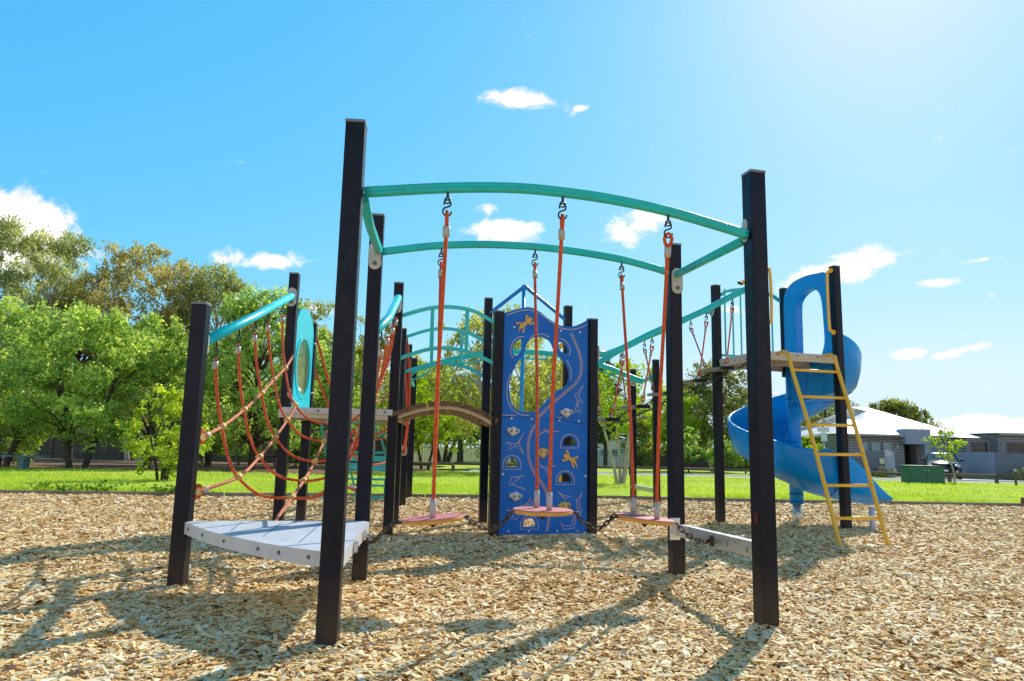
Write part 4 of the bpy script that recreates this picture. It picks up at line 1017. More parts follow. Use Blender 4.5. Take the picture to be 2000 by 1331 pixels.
def sheet(name, rows, mat, dz, z0=zg):
    """rows: (y, x_left, x_right), far ends sampled into columns; follows the gentle fall of the park."""
    vs = []; fs = []; n = 24
    for (y0, a, b, y1) in rows:
        for i in range(n + 1):
            t = i / n; y = y0 + (y1 - y0) * t; vs.append((a + (b - a) * t, y, z0(y) + dz))
    for r in range(len(rows) - 1):
        for i in range(n): fs.append((r * (n + 1) + i, r * (n + 1) + i + 1, (r + 1) * (n + 1) + i + 1, (r + 1) * (n + 1) + i))
    o = MB().add(vs, fs, 0, True).build(name, mat)
    return tag(o, kind='structure')
def ground_mat(name, stops, scale, rough=.9, bump=.5, bs=30., big=.08):
    m, nt = new_mat(name)
    out = N(nt, 'ShaderNodeOutputMaterial'); b = N(nt, 'ShaderNodeBsdfPrincipled', i_Roughness=rough); b.inputs['Specular IOR Level'].default_value = .15
    tc = N(nt, 'ShaderNodeTexCoord'); n1 = N(nt, 'ShaderNodeTexNoise', i_Scale=scale, i_Detail=10., i_Roughness=.7)
    n2 = N(nt, 'ShaderNodeTexNoise', i_Scale=big, i_Detail=3.)
    L(nt, tc, 'Object', n1, 'Vector'); L(nt, tc, 'Object', n2, 'Vector')
    a = N(nt, 'ShaderNodeMath', operation='MULTIPLY_ADD'); a.inputs[1].default_value = .35; L(nt, n2, 'Fac', a, 0)
    s = N(nt, 'ShaderNodeMath', operation='SUBTRACT'); L(nt, n1, 'Fac', s, 0); s.inputs[1].default_value = .175; L(nt, s, 0, a, 2)
    r = ramp(nt, stops); L(nt, a, 0, r, 'Fac'); L(nt, r, 'Color', b, 'Base Color')
    n3 = N(nt, 'ShaderNodeTexNoise', i_Scale=bs, i_Detail=6.); L(nt, tc, 'Object', n3, 'Vector')
    bp = N(nt, 'ShaderNodeBump', i_Strength=bump, i_Distance=.03); L(nt, n3, 'Fac', bp, 'Height'); L(nt, bp, 0, b, 'Normal')
    L(nt, b, 0, out, 0); return m
M_DRY = ground_mat('park_ground', [(.3, (.10, .11, .03)), (.7, (.20, .24, .05))], .6)
M_LAWN = ground_mat('lawn_green', [(.2, (.24, .34, .03)), (.45, (.40, .53, .045)), (.6, (.50, .60, .08)), (.8, (.56, .58, .16))], 5., big=.25)
M_LITTER = ground_mat('leaf_litter', [(.3, (.09, .05, .03)), (.5, (.22, .13, .075)), (.7, (.36, .26, .18))], 5.)
M_PATH = ground_mat('pale_concrete', [(.3, (.52, .51, .49)), (.7, (.66, .65, .62))], 3., bump=.1)
M_ROAD = ground_mat('old_asphalt', [(.3, (.30, .30, .31)), (.7, (.42, .42, .43))], 4., bump=.2)
wide = lambda y, w=1500: (y, -w, w, y)
sheet('ground', [wide(-400), wide(12), wide(80), wide(1500)], M_DRY, -.09)
# lawn between the chips and the log fence
lv = []; lf = []
xs = np.linspace(-60, 60, 121); k = 14
for i, x in enumerate(xs):
    y0 = edge_y(x)
    for j in range(k + 1):
        y1 = 23.2 if x < -6 else 31.5
        if -6 <= x < -3: y1 = 23.2 + (x + 6) / 3 * 8.3
        y = y0 + (y1 - y0) * j / k
        lv.append((x, y, zg(y) + .012 + .02 * math.sin(x * .7) * math.sin(y * .5) * min(1, j / 2)))
for i in range(len(xs) - 1):
    for j in range(k):
        a = i * (k + 1) + j; lf.append((a, a + k + 1, a + k + 2, a + 1))
tag(MB().add(lv, lf, 0, True).build('lawn', M_LAWN), kind='structure')
sheet('litter_bed', [(22.9, -70, -2.4, 22.9), (30, -70, -3.2, 30.5), (47, -70, -6, 47)], M_LITTER, -.012)
sheet('footpath', [(30.5, -2.2, 70, 31.2), (34.3, -2.2, 70, 34.3), (34.5, -2.2, 70, 34.5)], M_PATH, -.018)
sheet('road', [(34.5, -2, 70, 34.5), (39, -2, 70, 39), (39.4, -2, 70, 39.4)], M_ROAD, -.035)
sheet('verge', [(39.4, -4, 70, 39.4), (47, -4, 70, 47), (80, -14, 70, 80)], M_LAWN, -.025)
sheet('driveway', [(38.6, 22.3, 29.2, 38.6), (43, 22.6, 27.6, 43), (47, 22.6, 27.6, 47)], M_PATH, -.008)

# timber edging between chips and lawn
M_TIMBER = paint('weathered_timber', (.27, .21, .15), .8, .3, 20, bump=.4, bscale=90)
ed = thing('timber_edging', 'thin weathered timber edging between the wood chips and the lawn', 'edging', (0, 12.4, 0))
ep = [V((x, edge_y(x), 0)) for x in np.linspace(-26, 34, 40)]
for a, b in zip(ep, ep[1:]):
    d = (b - a).normalized(); MB().beam(a + V((0, 0, .012 + .008 * random.random())) + d * .008, b + V((0, 0, .012 + .008 * random.random())) - d * .008, .05, .09, bev=.006).build('board', M_TIMBER, ed)

# ------------------------------------------------------------------ wood chips
m, nt = new_mat('chip_bed')
out = N(nt, 'ShaderNodeOutputMaterial'); b = N(nt, 'ShaderNodeBsdfPrincipled', i_Roughness=.85); b.inputs['Specular IOR Level'].default_value = .2
tc = N(nt, 'ShaderNodeTexCoord'); mp = N(nt, 'ShaderNodeMapping'); mp.inputs['Scale'].default_value = (30, 42, 30)
L(nt, tc, 'Object', mp, 0); wn_ = N(nt, 'ShaderNodeTexNoise', i_Scale=2.5, i_Detail=3.); L(nt, tc, 'Object', wn_, 'Vector')
vm = N(nt, 'ShaderNodeTexVoronoi', feature='F1', i_Scale=1.); vm.inputs['Randomness'].default_value = 1.; L(nt, mp, 0, vm, 'Vector')
r = ramp(nt, [(0., (.18, .095, .04)), (.35, (.5, .30, .13)), (.6, (.7, .48, .25)), (.85, (.8, .64, .40)), (1., (.45, .36, .27))])
sp = N(nt, 'ShaderNodeSeparateColor'); L(nt, vm, 'Color', sp, 0); L(nt, sp, 0, r, 'Fac'); L(nt, r, 'Color', b, 'Base Color')
bp = N(nt, 'ShaderNodeBump', i_Strength=.9, i_Distance=.03); L(nt, vm, 'Distance', bp, 'Height'); L(nt, bp, 0, b, 'Normal'); L(nt, b, 0, out, 0)
M_BED = m
gx = np.concatenate([np.linspace(-60, -9, 30)[:-1], np.linspace(-9, 10, 110), np.linspace(10, 60, 30)[1:]])
ky = 70; vs = []; fs = []
for x in gx:
    y1 = edge_y(x) - .02
    ys = -6 + (y1 + 6) * np.linspace(0, 1, ky + 1)
    zz = chip_h(np.full(ky + 1, x), ys) - .012
    vs += [(x, y, z) for y, z in zip(ys, zz)]
for i in range(len(gx) - 1):
    for j in range(ky):
        a = i * (ky + 1) + j; fs.append((a, a + ky + 1, a + ky + 2, a + 1))
tag(MB().add(vs, fs, 0, True).build('chip_ground', M_BED), kind='structure')

def big_mesh(name, co, nface_verts, mat, tone, smooth=False):
    """co (n, k, 3): n polygons of k corners, tone one value each."""
    n, k, _ = co.shape
    me = bpy.data.meshes.new(name)
    me.vertices.add(n * k); me.vertices.foreach_set('co', co.reshape(-1).astype(np.float32))
    me.loops.add(n * k); me.loops.foreach_set('vertex_index', np.arange(n * k, dtype=np.int32))
    me.polygons.add(n); me.polygons.foreach_set('loop_start', np.arange(0, n * k, k, dtype=np.int32))
    me.update(calc_edges=True)
    at = me.attributes.new('tone', 'FLOAT', 'FACE'); at.data.foreach_set('value', tone.astype(np.float32))
    me.materials.append(mat); me.validate(); me.update()
    return me

m, nt = new_mat('wood_chip')
out = N(nt, 'ShaderNodeOutputMaterial'); b = N(nt, 'ShaderNodeBsdfPrincipled', i_Roughness=.75); b.inputs['Specular IOR Level'].default_value = .25
at = N(nt, 'ShaderNodeAttribute', attribute_name='tone')
r = ramp(nt, [(0., (.08, .032, .012)), (.14, (.36, .15, .04)), (.32, (.70, .37, .115)), (.52, (.88, .57, .215)), (.76, (.94, .72, .36)), (1., (.96, .84, .58))])
tc = N(nt, 'ShaderNodeTexCoord'); nz = N(nt, 'ShaderNodeTexNoise', i_Scale=160., i_Detail=4.); L(nt, tc, 'Object', nz, 'Vector')
ma = N(nt, 'ShaderNodeMath', operation='MULTIPLY_ADD'); ma.inputs[1].default_value = .28; L(nt, nz, 'Fac', ma, 0)
sb_ = N(nt, 'ShaderNodeMath', operation='SUBTRACT'); L(nt, at, 'Fac', sb_, 0); sb_.inputs[1].default_value = .14; L(nt, sb_, 0, ma, 2)
L(nt, ma, 0, r, 'Fac'); L(nt, r, 'Color', b, 'Base Color'); L(nt, b, 0, out, 0)
M_CHIP = m
def chips(y0, y1, dens, scale, boxy, seed):
    g = np.random.default_rng(seed)
    W0 = .86 * y1 + 1.7
    n = int(dens * (y1 - y0) * 2 * W0)
    y = g.uniform(y0, y1, n); x = g.uniform(-W0, W0, n) + .12 * 0
    lim = np.interp(x, [p[0] for p in EDGE], [p[1] for p in EDGE])
    keep = (np.abs(x) < .84 * y + 1.5) & (y < lim - .05)
    x, y = x[keep], y[keep]; n = len(x)
    ln = np.clip(g.lognormal(math.log(.036), .58, n), .010, .12) * scale
    wd_ = np.clip(g.lognormal(math.log(.018), .5, n), .005, .05) * scale
    wd_ = np.minimum(wd_, ln * .85)
    th = g.uniform(.002, .0065, n) * scale
    yaw = g.uniform(0, 2 * PI, n); pit = g.normal(0, .20, n); rol = g.normal(0, .24, n)
    layer = g.random(n) ** 1.3
    z = chip_h(x, y) + layer * .022 * scale - .005
    cx, sx = np.cos(yaw), np.sin(yaw)
    u = np.stack([cx * np.cos(pit), sx * np.cos(pit), np.sin(pit)], 1)
    s = np.stack([-sx, cx, np.zeros(n)], 1)
    w = np.cross(u, s)
    v = s * np.cos(rol)[:, None] + w * np.sin(rol)[:, None]
    w = np.cross(u, v)
    c = np.stack([x, y, z], 1)
    tp = g.uniform(.35, 1., n); tq = g.uniform(.5, 1., n); sk = g.normal(0, .25, n)
    U = u * (ln / 2)[:, None]; Vv = v * (wd_ / 2)[:, None]; Wt = w * th[:, None]
    p0 = c - U - Vv * tq[:, None]; p1 = c + U - Vv * tp[:, None] + Vv * sk[:, None]; p2 = c + U + Vv * tp[:, None] + Vv * sk[:, None]; p3 = c - U + Vv * tq[:, None]
    topq = np.stack([p0 + Wt, p1 + Wt, p2 + Wt, p3 + Wt], 1)
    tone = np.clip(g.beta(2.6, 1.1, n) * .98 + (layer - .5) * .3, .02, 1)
    dark = g.random(n) < .08; tone[dark] *= .3
    tone = np.clip(tone + .10 * npnoise(x, y, 21, 8, .35), .02, 1)
    if not boxy: return topq, tone
    q = [topq]
    P = [p0, p1, p2, p3]
    for i in range(4):
        a, b_ = P[i], P[(i + 1) % 4]
        q.append(np.stack([a, b_, b_ + Wt, a + Wt], 1))
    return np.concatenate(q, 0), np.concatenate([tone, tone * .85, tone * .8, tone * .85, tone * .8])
A = [chips(1.3, 4.0, 6800, .86, True, 1), chips(4.0, 6.5, 3900, .95, True, 2), chips(6.5, 9.5, 1900, 1.12, True, 3), chips(9.5, 13.3, 900, 1.4, True, 4)]
me = big_mesh('wood_chips', np.concatenate([a[0] for a in A]), 4, M_CHIP, np.concatenate([a[1] for a in A]))
o = bpy.data.objects.new('wood_chips', me); COL.objects.link(o); tag(o, 'loose pale wood chips covering the play area', 'wood chips', kind='stuff')

# fallen gum leaves and bits of bark lying on the chips
g = np.random.default_rng(77); n = 900
y = g.uniform(1.6, 12.6, n); x = g.uniform(-1, 1, n) * (.76 * y + .5); kp = y < np.interp(x, [p[0] for p in EDGE], [p[1] for p in EDGE]) - .1; x, y = x[kp], y[kp]; n = len(x)
c = np.stack([x, y, chip_h(x, y) + .024], 1); a = g.uniform(0, 2 * PI, n); d = np.stack([np.cos(a), np.sin(a), g.normal(0, .2, n)], 1); s = np.stack([-np.sin(a), np.cos(a), g.normal(0, .3, n)], 1)
ln_ = g.uniform(.02, .05, n)[:, None]; wd2 = g.uniform(.006, .016, n)[:, None]
me = big_mesh('fallen_leaves', np.stack([c - d * ln_, c + s * wd2, c + d * ln_, c - s * wd2], 1), 4, paint('dry_leaf', (.13, .075, .04), .7, .5, 60), g.random(n))
o = bpy.data.objects.new('fallen_leaves', me); COL.objects.link(o); tag(o, 'scattered dry brown leaves lying on the wood chips', 'fallen leaves', kind='stuff')

# ------------------------------------------------------------------ grass blades
M_GRASS = leafmat('grass_blade', (.28, .42, .03), (.60, .73, .14), .45, (1.5, 1.4, .5), .6)
g = np.random.default_rng(5)
def blades(n, xr, yr, h, w, seed):
    g = np.random.default_rng(seed)
    y = g.uniform(yr[0], yr[1], n); x = g.uniform(xr[0], xr[1], n)
    lim = np.interp(x, [p[0] for p in EDGE], [p[1] for p in EDGE])
    far = np.interp(x, [-6, -3], [23.2, 31.5])
    kp = (y > lim + .04) & (y < far) & (np.abs(x) < .8 * y + 2); x, y = x[kp], y[kp]; n = len(x)
    z = np.array([0.]) - .012 * np.clip(y - 12, 0, 68) + .008
    hh = h * g.uniform(.5, 1.3, n) * (1 + .5 * npnoise(x, y, 8, 6, .3)); a = g.uniform(0, PI, n); lean = g.normal(0, .5, (n, 2))
    dx = np.stack([np.cos(a), np.sin(a), np.zeros(n)], 1) * (w * g.uniform(.6, 1.4, n))[:, None]
    c = np.stack([x, y, z], 1); t = c + np.stack([lean[:, 0] * hh, lean[:, 1] * hh, hh], 1)
    tone = np.clip(.5 + .5 * npnoise(x, y, 9, 9, .12) + g.normal(0, .22, n), 0, 1)
    return np.stack([c - dx, c + dx, t], 1), tone
A = [blades(110000, (-13, 15), (10.5, 17), .05, .006, 1), blades(90000, (-22, 26), (16, 32), .06, .011, 2)]
# taller unmown tufts along the timber edge
n = 9000; x = g.uniform(-11, 14, n); sel = npnoise(x, x * 0, 4, 7, .2) > .12; x = x[sel]; n = len(x)
y = np.interp(x, [p[0] for p in EDGE], [p[1] for p in EDGE]) + .06 + np.abs(g.normal(0, .14, n)); hh = g.uniform(.05, .16, n)
a = g.uniform(0, PI, n); dx = np.stack([np.cos(a), np.sin(a), 0 * a], 1) * .009; c = np.stack([x, y, 0 * x], 1)
A.append((np.stack([c - dx, c + dx, c + np.stack([g.normal(0, .05, n), g.normal(0, .05, n), hh], 1)], 1), np.clip(g.normal(.25, .15, n), 0, 1)))
me = big_mesh('grass', np.concatenate([a[0] for a in A]), 3, M_GRASS, np.concatenate([a[1] for a in A]))
o = bpy.data.objects.new('grass', me); COL.objects.link(o); tag(o, 'short bright green grass of the lawn', 'grass', kind='stuff')
# leafy weeds by the edge on the left
M_WEED = leafmat('weed_leaf', (.05, .12, .012), (.16, .28, .03), .35)
def leaf_quads(c, ln, w, g, droop=0., up=.3):
    """diamond shaped leaves at centres c; droop > 0 hangs them down."""
    n = len(c)
    d = g.normal(0, 1, (n, 3)); d /= np.linalg.norm(d, axis=1)[:, None]
    d[:, 2] = d[:, 2] * (1 - droop) - droop * 1.2; d /= np.linalg.norm(d, axis=1)[:, None]
    s = np.cross(d, g.normal(0, 1, (n, 3)) + np.array([0, 0, up])); s /= np.linalg.norm(s, axis=1)[:, None] + 1e-9
    l = (ln * g.uniform(.6, 1.35, n))[:, None]; ww = (w * g.uniform(.7, 1.3, n))[:, None]
    return np.stack([c - d * l * .5, c + s * ww * .5 + d * l * .05, c + d * l * .5, c - s * ww * .5 + d * l * .05], 1)
wc = []
for (wx_, n) in ((-6.9, 60), (-6.4, 70), (-5.35, 110), (-5.1, 60)):
    c = g.normal(0, 1, (n, 3)) * np.array([.22, .1, .045]) + np.array([wx_, edge_y(wx_) + .18, .08]); c[:, 2] = np.abs(c[:, 2]); wc.append(c)
wc = np.concatenate(wc)
me = big_mesh('edge_weeds', leaf_quads(wc, .09, .045, g), 4, M_WEED, g.random(len(wc)))
o = bpy.data.objects.new('edge_weeds', me); COL.objects.link(o); tag(o, 'low leafy weeds along the timber edging on the left', 'weeds', kind='stuff')

# ================================================================== TREES
M_BARK = paint('grey_bark', (.16, .13, .10), .85, .35, 5, bump=.6, bscale=30)
M_BARKD = paint('dark_bark', (.06, .045, .035), .9, .35, 5, bump=.6, bscale=30)
M_BARKP = paint('pale_gum_bark', (.42, .36, .29), .75, .35, 3, bump=.4, bscale=20, dirt=(.18, .13, .09, .6))
LM = dict(
    bright=leafmat('bright_leaf', (.15, .31, .07), (.76, .91, .28), .57, (1.3, 1.2, .6)),
    mid=leafmat('mid_green_leaf', (.10, .20, .04), (.52, .68, .17), .48),
    gum=leafmat('gum_leaf', (.20, .25, .09), (.72, .78, .38), .48, (1.4, 1.3, .6)),
    gold=leafmat('gold_gum_leaf', (.26, .25, .09), (.82, .78, .38), .48, (1.4, 1.2, .5)),
    willow=leafmat('willow_leaf', (.22, .27, .06), (.74, .80, .24), .5, (1.5, 1.3, .5)),
    dark=leafmat('dark_leaf', (.02, .045, .016), (.09, .15, .04), .22),
    olive=leafmat('olive_leaf', (.09, .12, .03), (.48, .50, .15), .36),
    lime=leafmat('lime_leaf', (.22, .36, .03), (.80, .88, .14), .5, (1.3, 1.2, .4)),
    shrub=leafmat('yellow_green_leaf', (.17, .32, .02), (.62, .76, .06), .48, (1.4, 1.3, .4)))

def make_tree(name, label, x, y, H, w, base, leaf='mid', bark=None, n_clump=34, per=330, ln=.16, lw=.08, droop=.1, seed=1, shape='round',
              trunk_r=.12, stems=1, lean=(0, 0), group=None, spread=1., hollow=.55, cat='tree', depth=None, tight=1., z=None, clump_r=None):
    """base = height of the lowest foliage; shape sets the crown outline. Limbs run from the trunk to every clump of leaves."""
    g = np.random.default_rng(seed); rnd = random.Random(seed)
    z0 = zg(y) if z is None else z
    t = thing(name, label, cat, (x, y, z0), group)
    dp = depth or w
    cl = []; tries = 0
    while len(cl) < n_clump and tries < 4000:
        tries += 1
        f = rnd.random(); a = rnd.uniform(0, 2 * PI); rr_ = math.sqrt(rnd.uniform(hollow ** 2 * .5, 1))
        if shape == 'round': prf = math.sqrt(max(.02, 1 - (2 * f - .95) ** 2))
        elif shape == 'cone': prf = max(.1, 1 - f) ** .8
        elif shape == 'oval': prf = max(.12, math.sin(PI * (f * .85 + .12))) ** .7
        elif shape == 'umbrella': prf = .35 + .65 * smoothstep(0, .55, f) * math.sqrt(max(.05, 1 - max(0, f - .55) ** 2 * 4.2))
        elif shape == 'dome': prf = math.sqrt(max(.03, 1 - f * f))
        else: prf = 1.
        px = math.cos(a) * rr_ * prf * w / 2 * rnd.uniform(.8, 1.08); py = math.sin(a) * rr_ * prf * dp / 2
        pz = base + (H - base) * (f * .93 + .03)
        p = V((px + lean[0] * pz, py + lean[1] * pz, pz))
        r = (clump_r or (.17 * w)) * rnd.uniform(.6, 1.25)
        if any((p - q).length < (r + s) * .5 for q, s in cl): continue
        cl.append((p, r))
    # limbs
    tb = MB()
    tops = []
    for s in range(stems):
        a = 2 * PI * s / max(1, stems) + rnd.random(); off = V((math.cos(a), math.sin(a), 0)) * (trunk_r * 1.1 if stems > 1 else 0)
        hh = base + (H - base) * .55
        out_ = V((math.cos(a), math.sin(a), 0)) * (w * .22 * spread if stems > 1 else 0)
        pts = [V((0, 0, -.15)) + off, V((0, 0, hh * .3)) + off + out_ * .3 + V((rnd.gauss(0, .05) * hh * .2, rnd.gauss(0, .05) * hh * .2, 0)), V((lean[0] * hh * .65, lean[1] * hh * .65, hh * .65)) + off + out_ * .7, V((lean[0] * hh, lean[1] * hh, hh)) + off + out_]
        c = bez(pts, 6); rs = [trunk_r * (1.25 if i == 0 else 1) * (1 - .72 * i / (len(c) - 1)) for i in range(len(c))]
        if stems > 1: rs = [q * .62 for q in rs]
        tb.tube(c, rs, n=9, caps=False); tops.append((c, rs))
    for (p, r) in cl:
        c, rs = rnd.choice(tops)
        if stems > 1: c, rs = min(tops, key=lambda q: (q[0][-1] - p).length)
        lo = [i for i in range(len(c)) if c[i].z < p.z - .12 * H * .5] or [len(c) // 3]
        i0 = max(len(c) // 4, min(lo[-1], len(c) - 1)); i0 = max(len(c) // 4, i0 - rnd.randrange(0, 4))
        q = c[i0]; d = p - q
        m1 = q + d * .4 + V((rnd.gauss(0, .06), rnd.gauss(0, .06), .10 + rnd.random() * .06)) * d.length
        k = bez([q, m1, p], 5); r0_ = max(.012, rs[i0] * .5)
        tb.tube(k, [r0_ * (1 - .8 * j / (len(k) - 1)) for j in range(len(k))], n=6, caps=False)
        for _ in range(3):
            e = p + V((rnd.gauss(0, 1), rnd.gauss(0, 1), rnd.gauss(.2, .8))).normalized() * r * .9
            tb.tube([k[-3], k[-1].lerp(e, .5), e], [r0_ * .3, r0_ * .2, r0_ * .08], n=5, caps=False)
    tb.v = [(a + x, b_ + y, c_ + z0) for a, b_, c_ in tb.v]
    tb.build('trunk', bark or M_BARK, t, recalc=False)
    cs = []; tones = []
    for (p, r) in cl:
        n = int(per * (r / (clump_r or .17 * w)) ** 1.6 * rnd.uniform(.7, 1.2))
        # twiggy sub-clusters give the clump an uneven edge
        sub = max(4, int(n / 26)); sd_ = g.normal(0, 1, (sub, 3)); sd_ /= np.linalg.norm(sd_, axis=1)[:, None]
        sd_ *= (r * g.uniform(.35, 1.08, sub) ** .7)[:, None]; sd_[:, 2] *= .72
        idx = g.integers(0, sub, n)
        q = sd_[idx] + g.normal(0, 1, (n, 3)) * (r * .19 / tight)
        if droop > .4: q[:, 2] -= np.abs(g.normal(0, r * .35, n)) * droop
        q += np.array(p[:]); cs.append(q)
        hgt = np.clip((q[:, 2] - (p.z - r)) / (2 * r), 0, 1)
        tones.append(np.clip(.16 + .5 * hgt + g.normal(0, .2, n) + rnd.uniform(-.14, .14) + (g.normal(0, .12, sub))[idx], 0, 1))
    cs = np.concatenate(cs); tones = np.concatenate(tones)
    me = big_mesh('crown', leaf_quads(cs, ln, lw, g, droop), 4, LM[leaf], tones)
    o = bpy.data.objects.new('crown', me); COL.objects.link(o); o.parent = t
    return t
def px(p, y): return (p - 1000.) / 1400. * y        # plan position of a bearing at a given distance

T = make_tree
GT = 'trees around the park'
# left: bright deciduous row
T('deciduous_tree', 'leafy bright green tree with a forked dark trunk beside the left bench', px(170, 23.6), 23.6, 5.2, 4.6, .95, 'bright', M_BARKD, 48, 430, .145, .078, .12, 3, 'round', .17, 2, group=GT, spread=.7, clump_r=.62, tight=1.3)
T('deciduous_tree', 'broad bright green tree at the left edge overhanging the bench', px(0, 25), 25.5, 5.8, 5.8, 1.1, 'bright', M_BARKD, 54, 430, .15, .08, .12, 4, 'round', .18, 2, group=GT, spread=.7, clump_r=.72, tight=1.3)
T('deciduous_tree', 'rounded mid green tree directly behind the left bright shrub', px(305, 27), 27, 5.6, 4.6, .9, 'bright', M_BARKD, 40, 400, .145, .078, .12, 5, 'oval', .15, 1, group=GT, clump_r=.62, tight=1.3)
T('deciduous_tree', 'tall dense green tree rising behind the rope net', px(505, 28), 28, 7.2, 5.0, .8, 'bright', M_BARKD, 60, 440, .15, .08, .12, 6, 'oval', .17, 1, group=GT, clump_r=.66, tight=1.3)
T('deciduous_tree', 'dark leafy tree low behind the rope net, left of the tall dense one', px(420, 33), 33, 5.2, 4.6, .6, 'mid', M_BARKD, 46, 330, .19, .1, .15, 26, 'round', .16, 1, group=GT)
T('deciduous_tree', 'shady dark green tree between the net and the tall near post', px(615, 34), 34, 5.6, 4.6, .5, 'mid', M_BARKD, 46, 330, .19, .1, .15, 27, 'round', .16, 1, group=GT)
T('young_shrub', 'bright yellow-green young bushy tree on the lawn beside the leftmost post', px(335, 15.9), 15.9, 2.0, 1.75, .22, 'lime', M_BARKD, 34, 190, .095, .042, .05, 7, 'oval', .06, 4, group=None, spread=.8, cat='shrub', tight=1.2)
T('shrub', 'dark low bush under the trees at the far left behind the bench', px(25, 26.5), 26.5, 2.0, 3.0, .1, 'mid', M_BARKD, 26, 240, .13, .07, .1, 8, 'dome', .06, 3, cat='shrub')
# left: gum trees behind
T('gum_tree', 'tall grey-green gum tree rising at the left edge of the photo', px(15, 40), 40, 13.2, 7.5, 5.0, 'gum', M_BARKP, 84, 300, .27, .08, .7, 9, 'umbrella', .26, 2, group=GT, clump_r=.82)
T('gum_tree', 'olive gum tree with a low rounded crown, second of the tall gums', px(150, 44), 44, 10.6, 7.5, 3.4, 'olive', M_BARKD, 72, 300, .27, .085, .6, 10, 'round', .26, 1, group=GT, clump_r=.85)
T('gum_tree', 'tallest golden topped gum tree with bare forked limbs', px(275, 42), 42, 12.6, 7.0, 5.4, 'gold', M_BARKP, 76, 280, .26, .08, .6, 11, 'umbrella', .22, 2, group=GT, clump_r=.74, hollow=.7)
T('gum_tree', 'green gum tree right of the golden topped one, above the leftmost post', px(415, 43), 43, 12.0, 6.0, 4.6, 'gum', M_BARKP, 66, 280, .26, .08, .65, 12, 'oval', .2, 1, group=GT, clump_r=.74, hollow=.7)
T('gum_tree', 'olive gum tree low between the golden and the green gums', px(350, 47), 47, 9.6, 6.5, 3.0, 'olive', M_BARKD, 60, 280, .28, .085, .6, 13, 'round', .22, 1, group=GT, clump_r=.8)
T('gum_tree', 'sparse open gum tree seen beside the tall near post', px(655, 44), 44, 10.0, 7.0, 3.6, 'gum', M_BARKD, 46, 260, .27, .08, .6, 14, 'umbrella', .2, 2, group=GT, clump_r=.68, hollow=.7)
T('gum_tree', 'thin yellow-green gum tree between the two tall left posts', px(735, 40), 40, 7.8, 3.2, 2.4, 'willow', M_BARKP, 26, 330, .25, .075, .6, 15, 'oval', .14, 1, group=GT, clump_r=.75)
T('gum_tree', 'small far gum tree just left of the net beam on the skyline', px(480, 52), 52, 10.4, 5.0, 3.4, 'gum', M_BARKP, 26, 260, .28, .07, .6, 16, 'oval', .18, 1, group=GT, clump_r=1.0)
# centre
T('weeping_tree', 'large yellow-olive weeping tree with thick pale trunk behind the blue wall', px(985, 31), 31, 7.1, 6.4, 1.9, 'willow', M_BARKP, 66, 230, .22, .07, .6, 17, 'round', .26, 2, group=GT, clump_r=.7, spread=.8, tight=1.2)
T('leafy_tree', 'light green bushy tree behind the arched bridge', px(838, 37), 37, 5.4, 4.4, 1.2, 'shrub', M_BARKD, 40, 300, .17, .09, .2, 18, 'round', .13, 2, group=GT)
T('leafy_tree', 'pale bushy tree under the left end of the arched bridge', px(805, 46), 46, 7.0, 4.4, 1.2, 'willow', M_BARKD, 34, 260, .2, .09, .3, 19, 'oval', .14, 1, group=GT)
T('dark_tree', 'dark many-trunked tree behind the log fence below the arched bridge', px(872, 62), 62, 7.5, 8.5, 2.6, 'mid', M_BARKD, 44, 260, .3, .15, .2, 20, 'round', .34, 3, group=GT)
T('dark_tree', 'dark straight-trunked tree left of the thick pale trunk', px(905, 70), 70, 8.5, 7.0, 2.6, 'dark', M_BARKD, 40, 260, .32, .16, .2, 21, 'round', .34, 1, group=GT)
T('leafy_tree', 'olive tree filling the gap right of the weeping tree', px(1085, 48), 48, 7.4, 5.0, 1.0, 'olive', M_BARKD, 40, 300, .24, .1, .3, 22, 'oval', .16, 1, group=GT)
T('young_gum', 'young light green tree with slim splayed pale stems on the lawn', px(1215, 20.8), 20.8, 3.4, 2.5, 1.35, 'shrub', M_BARKP, 34, 150, .11, .05, .25, 23, 'umbrella', .085, 4, group=None, spread=1.25, clump_r=.36, hollow=.4)
T('pine_tree', 'dark pine showing above the young tree beside the blue wall', px(1185, 60), 60, 9.0, 4.6, 2.0, 'dark', M_BARKD, 34, 300, .3, .1, .3, 24, 'cone', .2, 1, group=GT)
T('dense_tree', 'big dark green tree with upright trunks behind the slide', px(1398, 50), 50, 7.7, 5.6, 1.7, 'olive', M_BARKP, 60, 380, .26, .09, .45, 25, 'round', .2, 3, group=GT, clump_r=.85)
T('leafy_tree', 'yellow-green rounded tree in front of the big dark one', px(1325, 47), 47, 5.4, 3.4, 1.0, 'shrub', M_BARKD, 30, 260, .2, .1, .25, 28, 'round', .12, 1, group=GT)
T('round_bush', 'small rounded green street tree left of the slide', px(1403, 44), 44, 2.2, 1.9, .5, 'bright', M_BARKD, 20, 210, .15, .08, .1, 29, 'round', .06, 1, cat='shrub')
T('round_bush', 'small rounded green street tree under the slide curve', px(1455, 45), 45, 2.1, 2.0, .5, 'bright', M_BARKD, 20, 210, .15, .08, .1, 30, 'round', .06, 1, cat='shrub')
T('round_bush', 'small light green tree beside the tall dark right post', px(1345, 42), 42, 2.6, 1.4, .5, 'bright', M_BARKD, 20, 200, .15, .08, .1, 31, 'oval', .06, 1, cat='shrub')
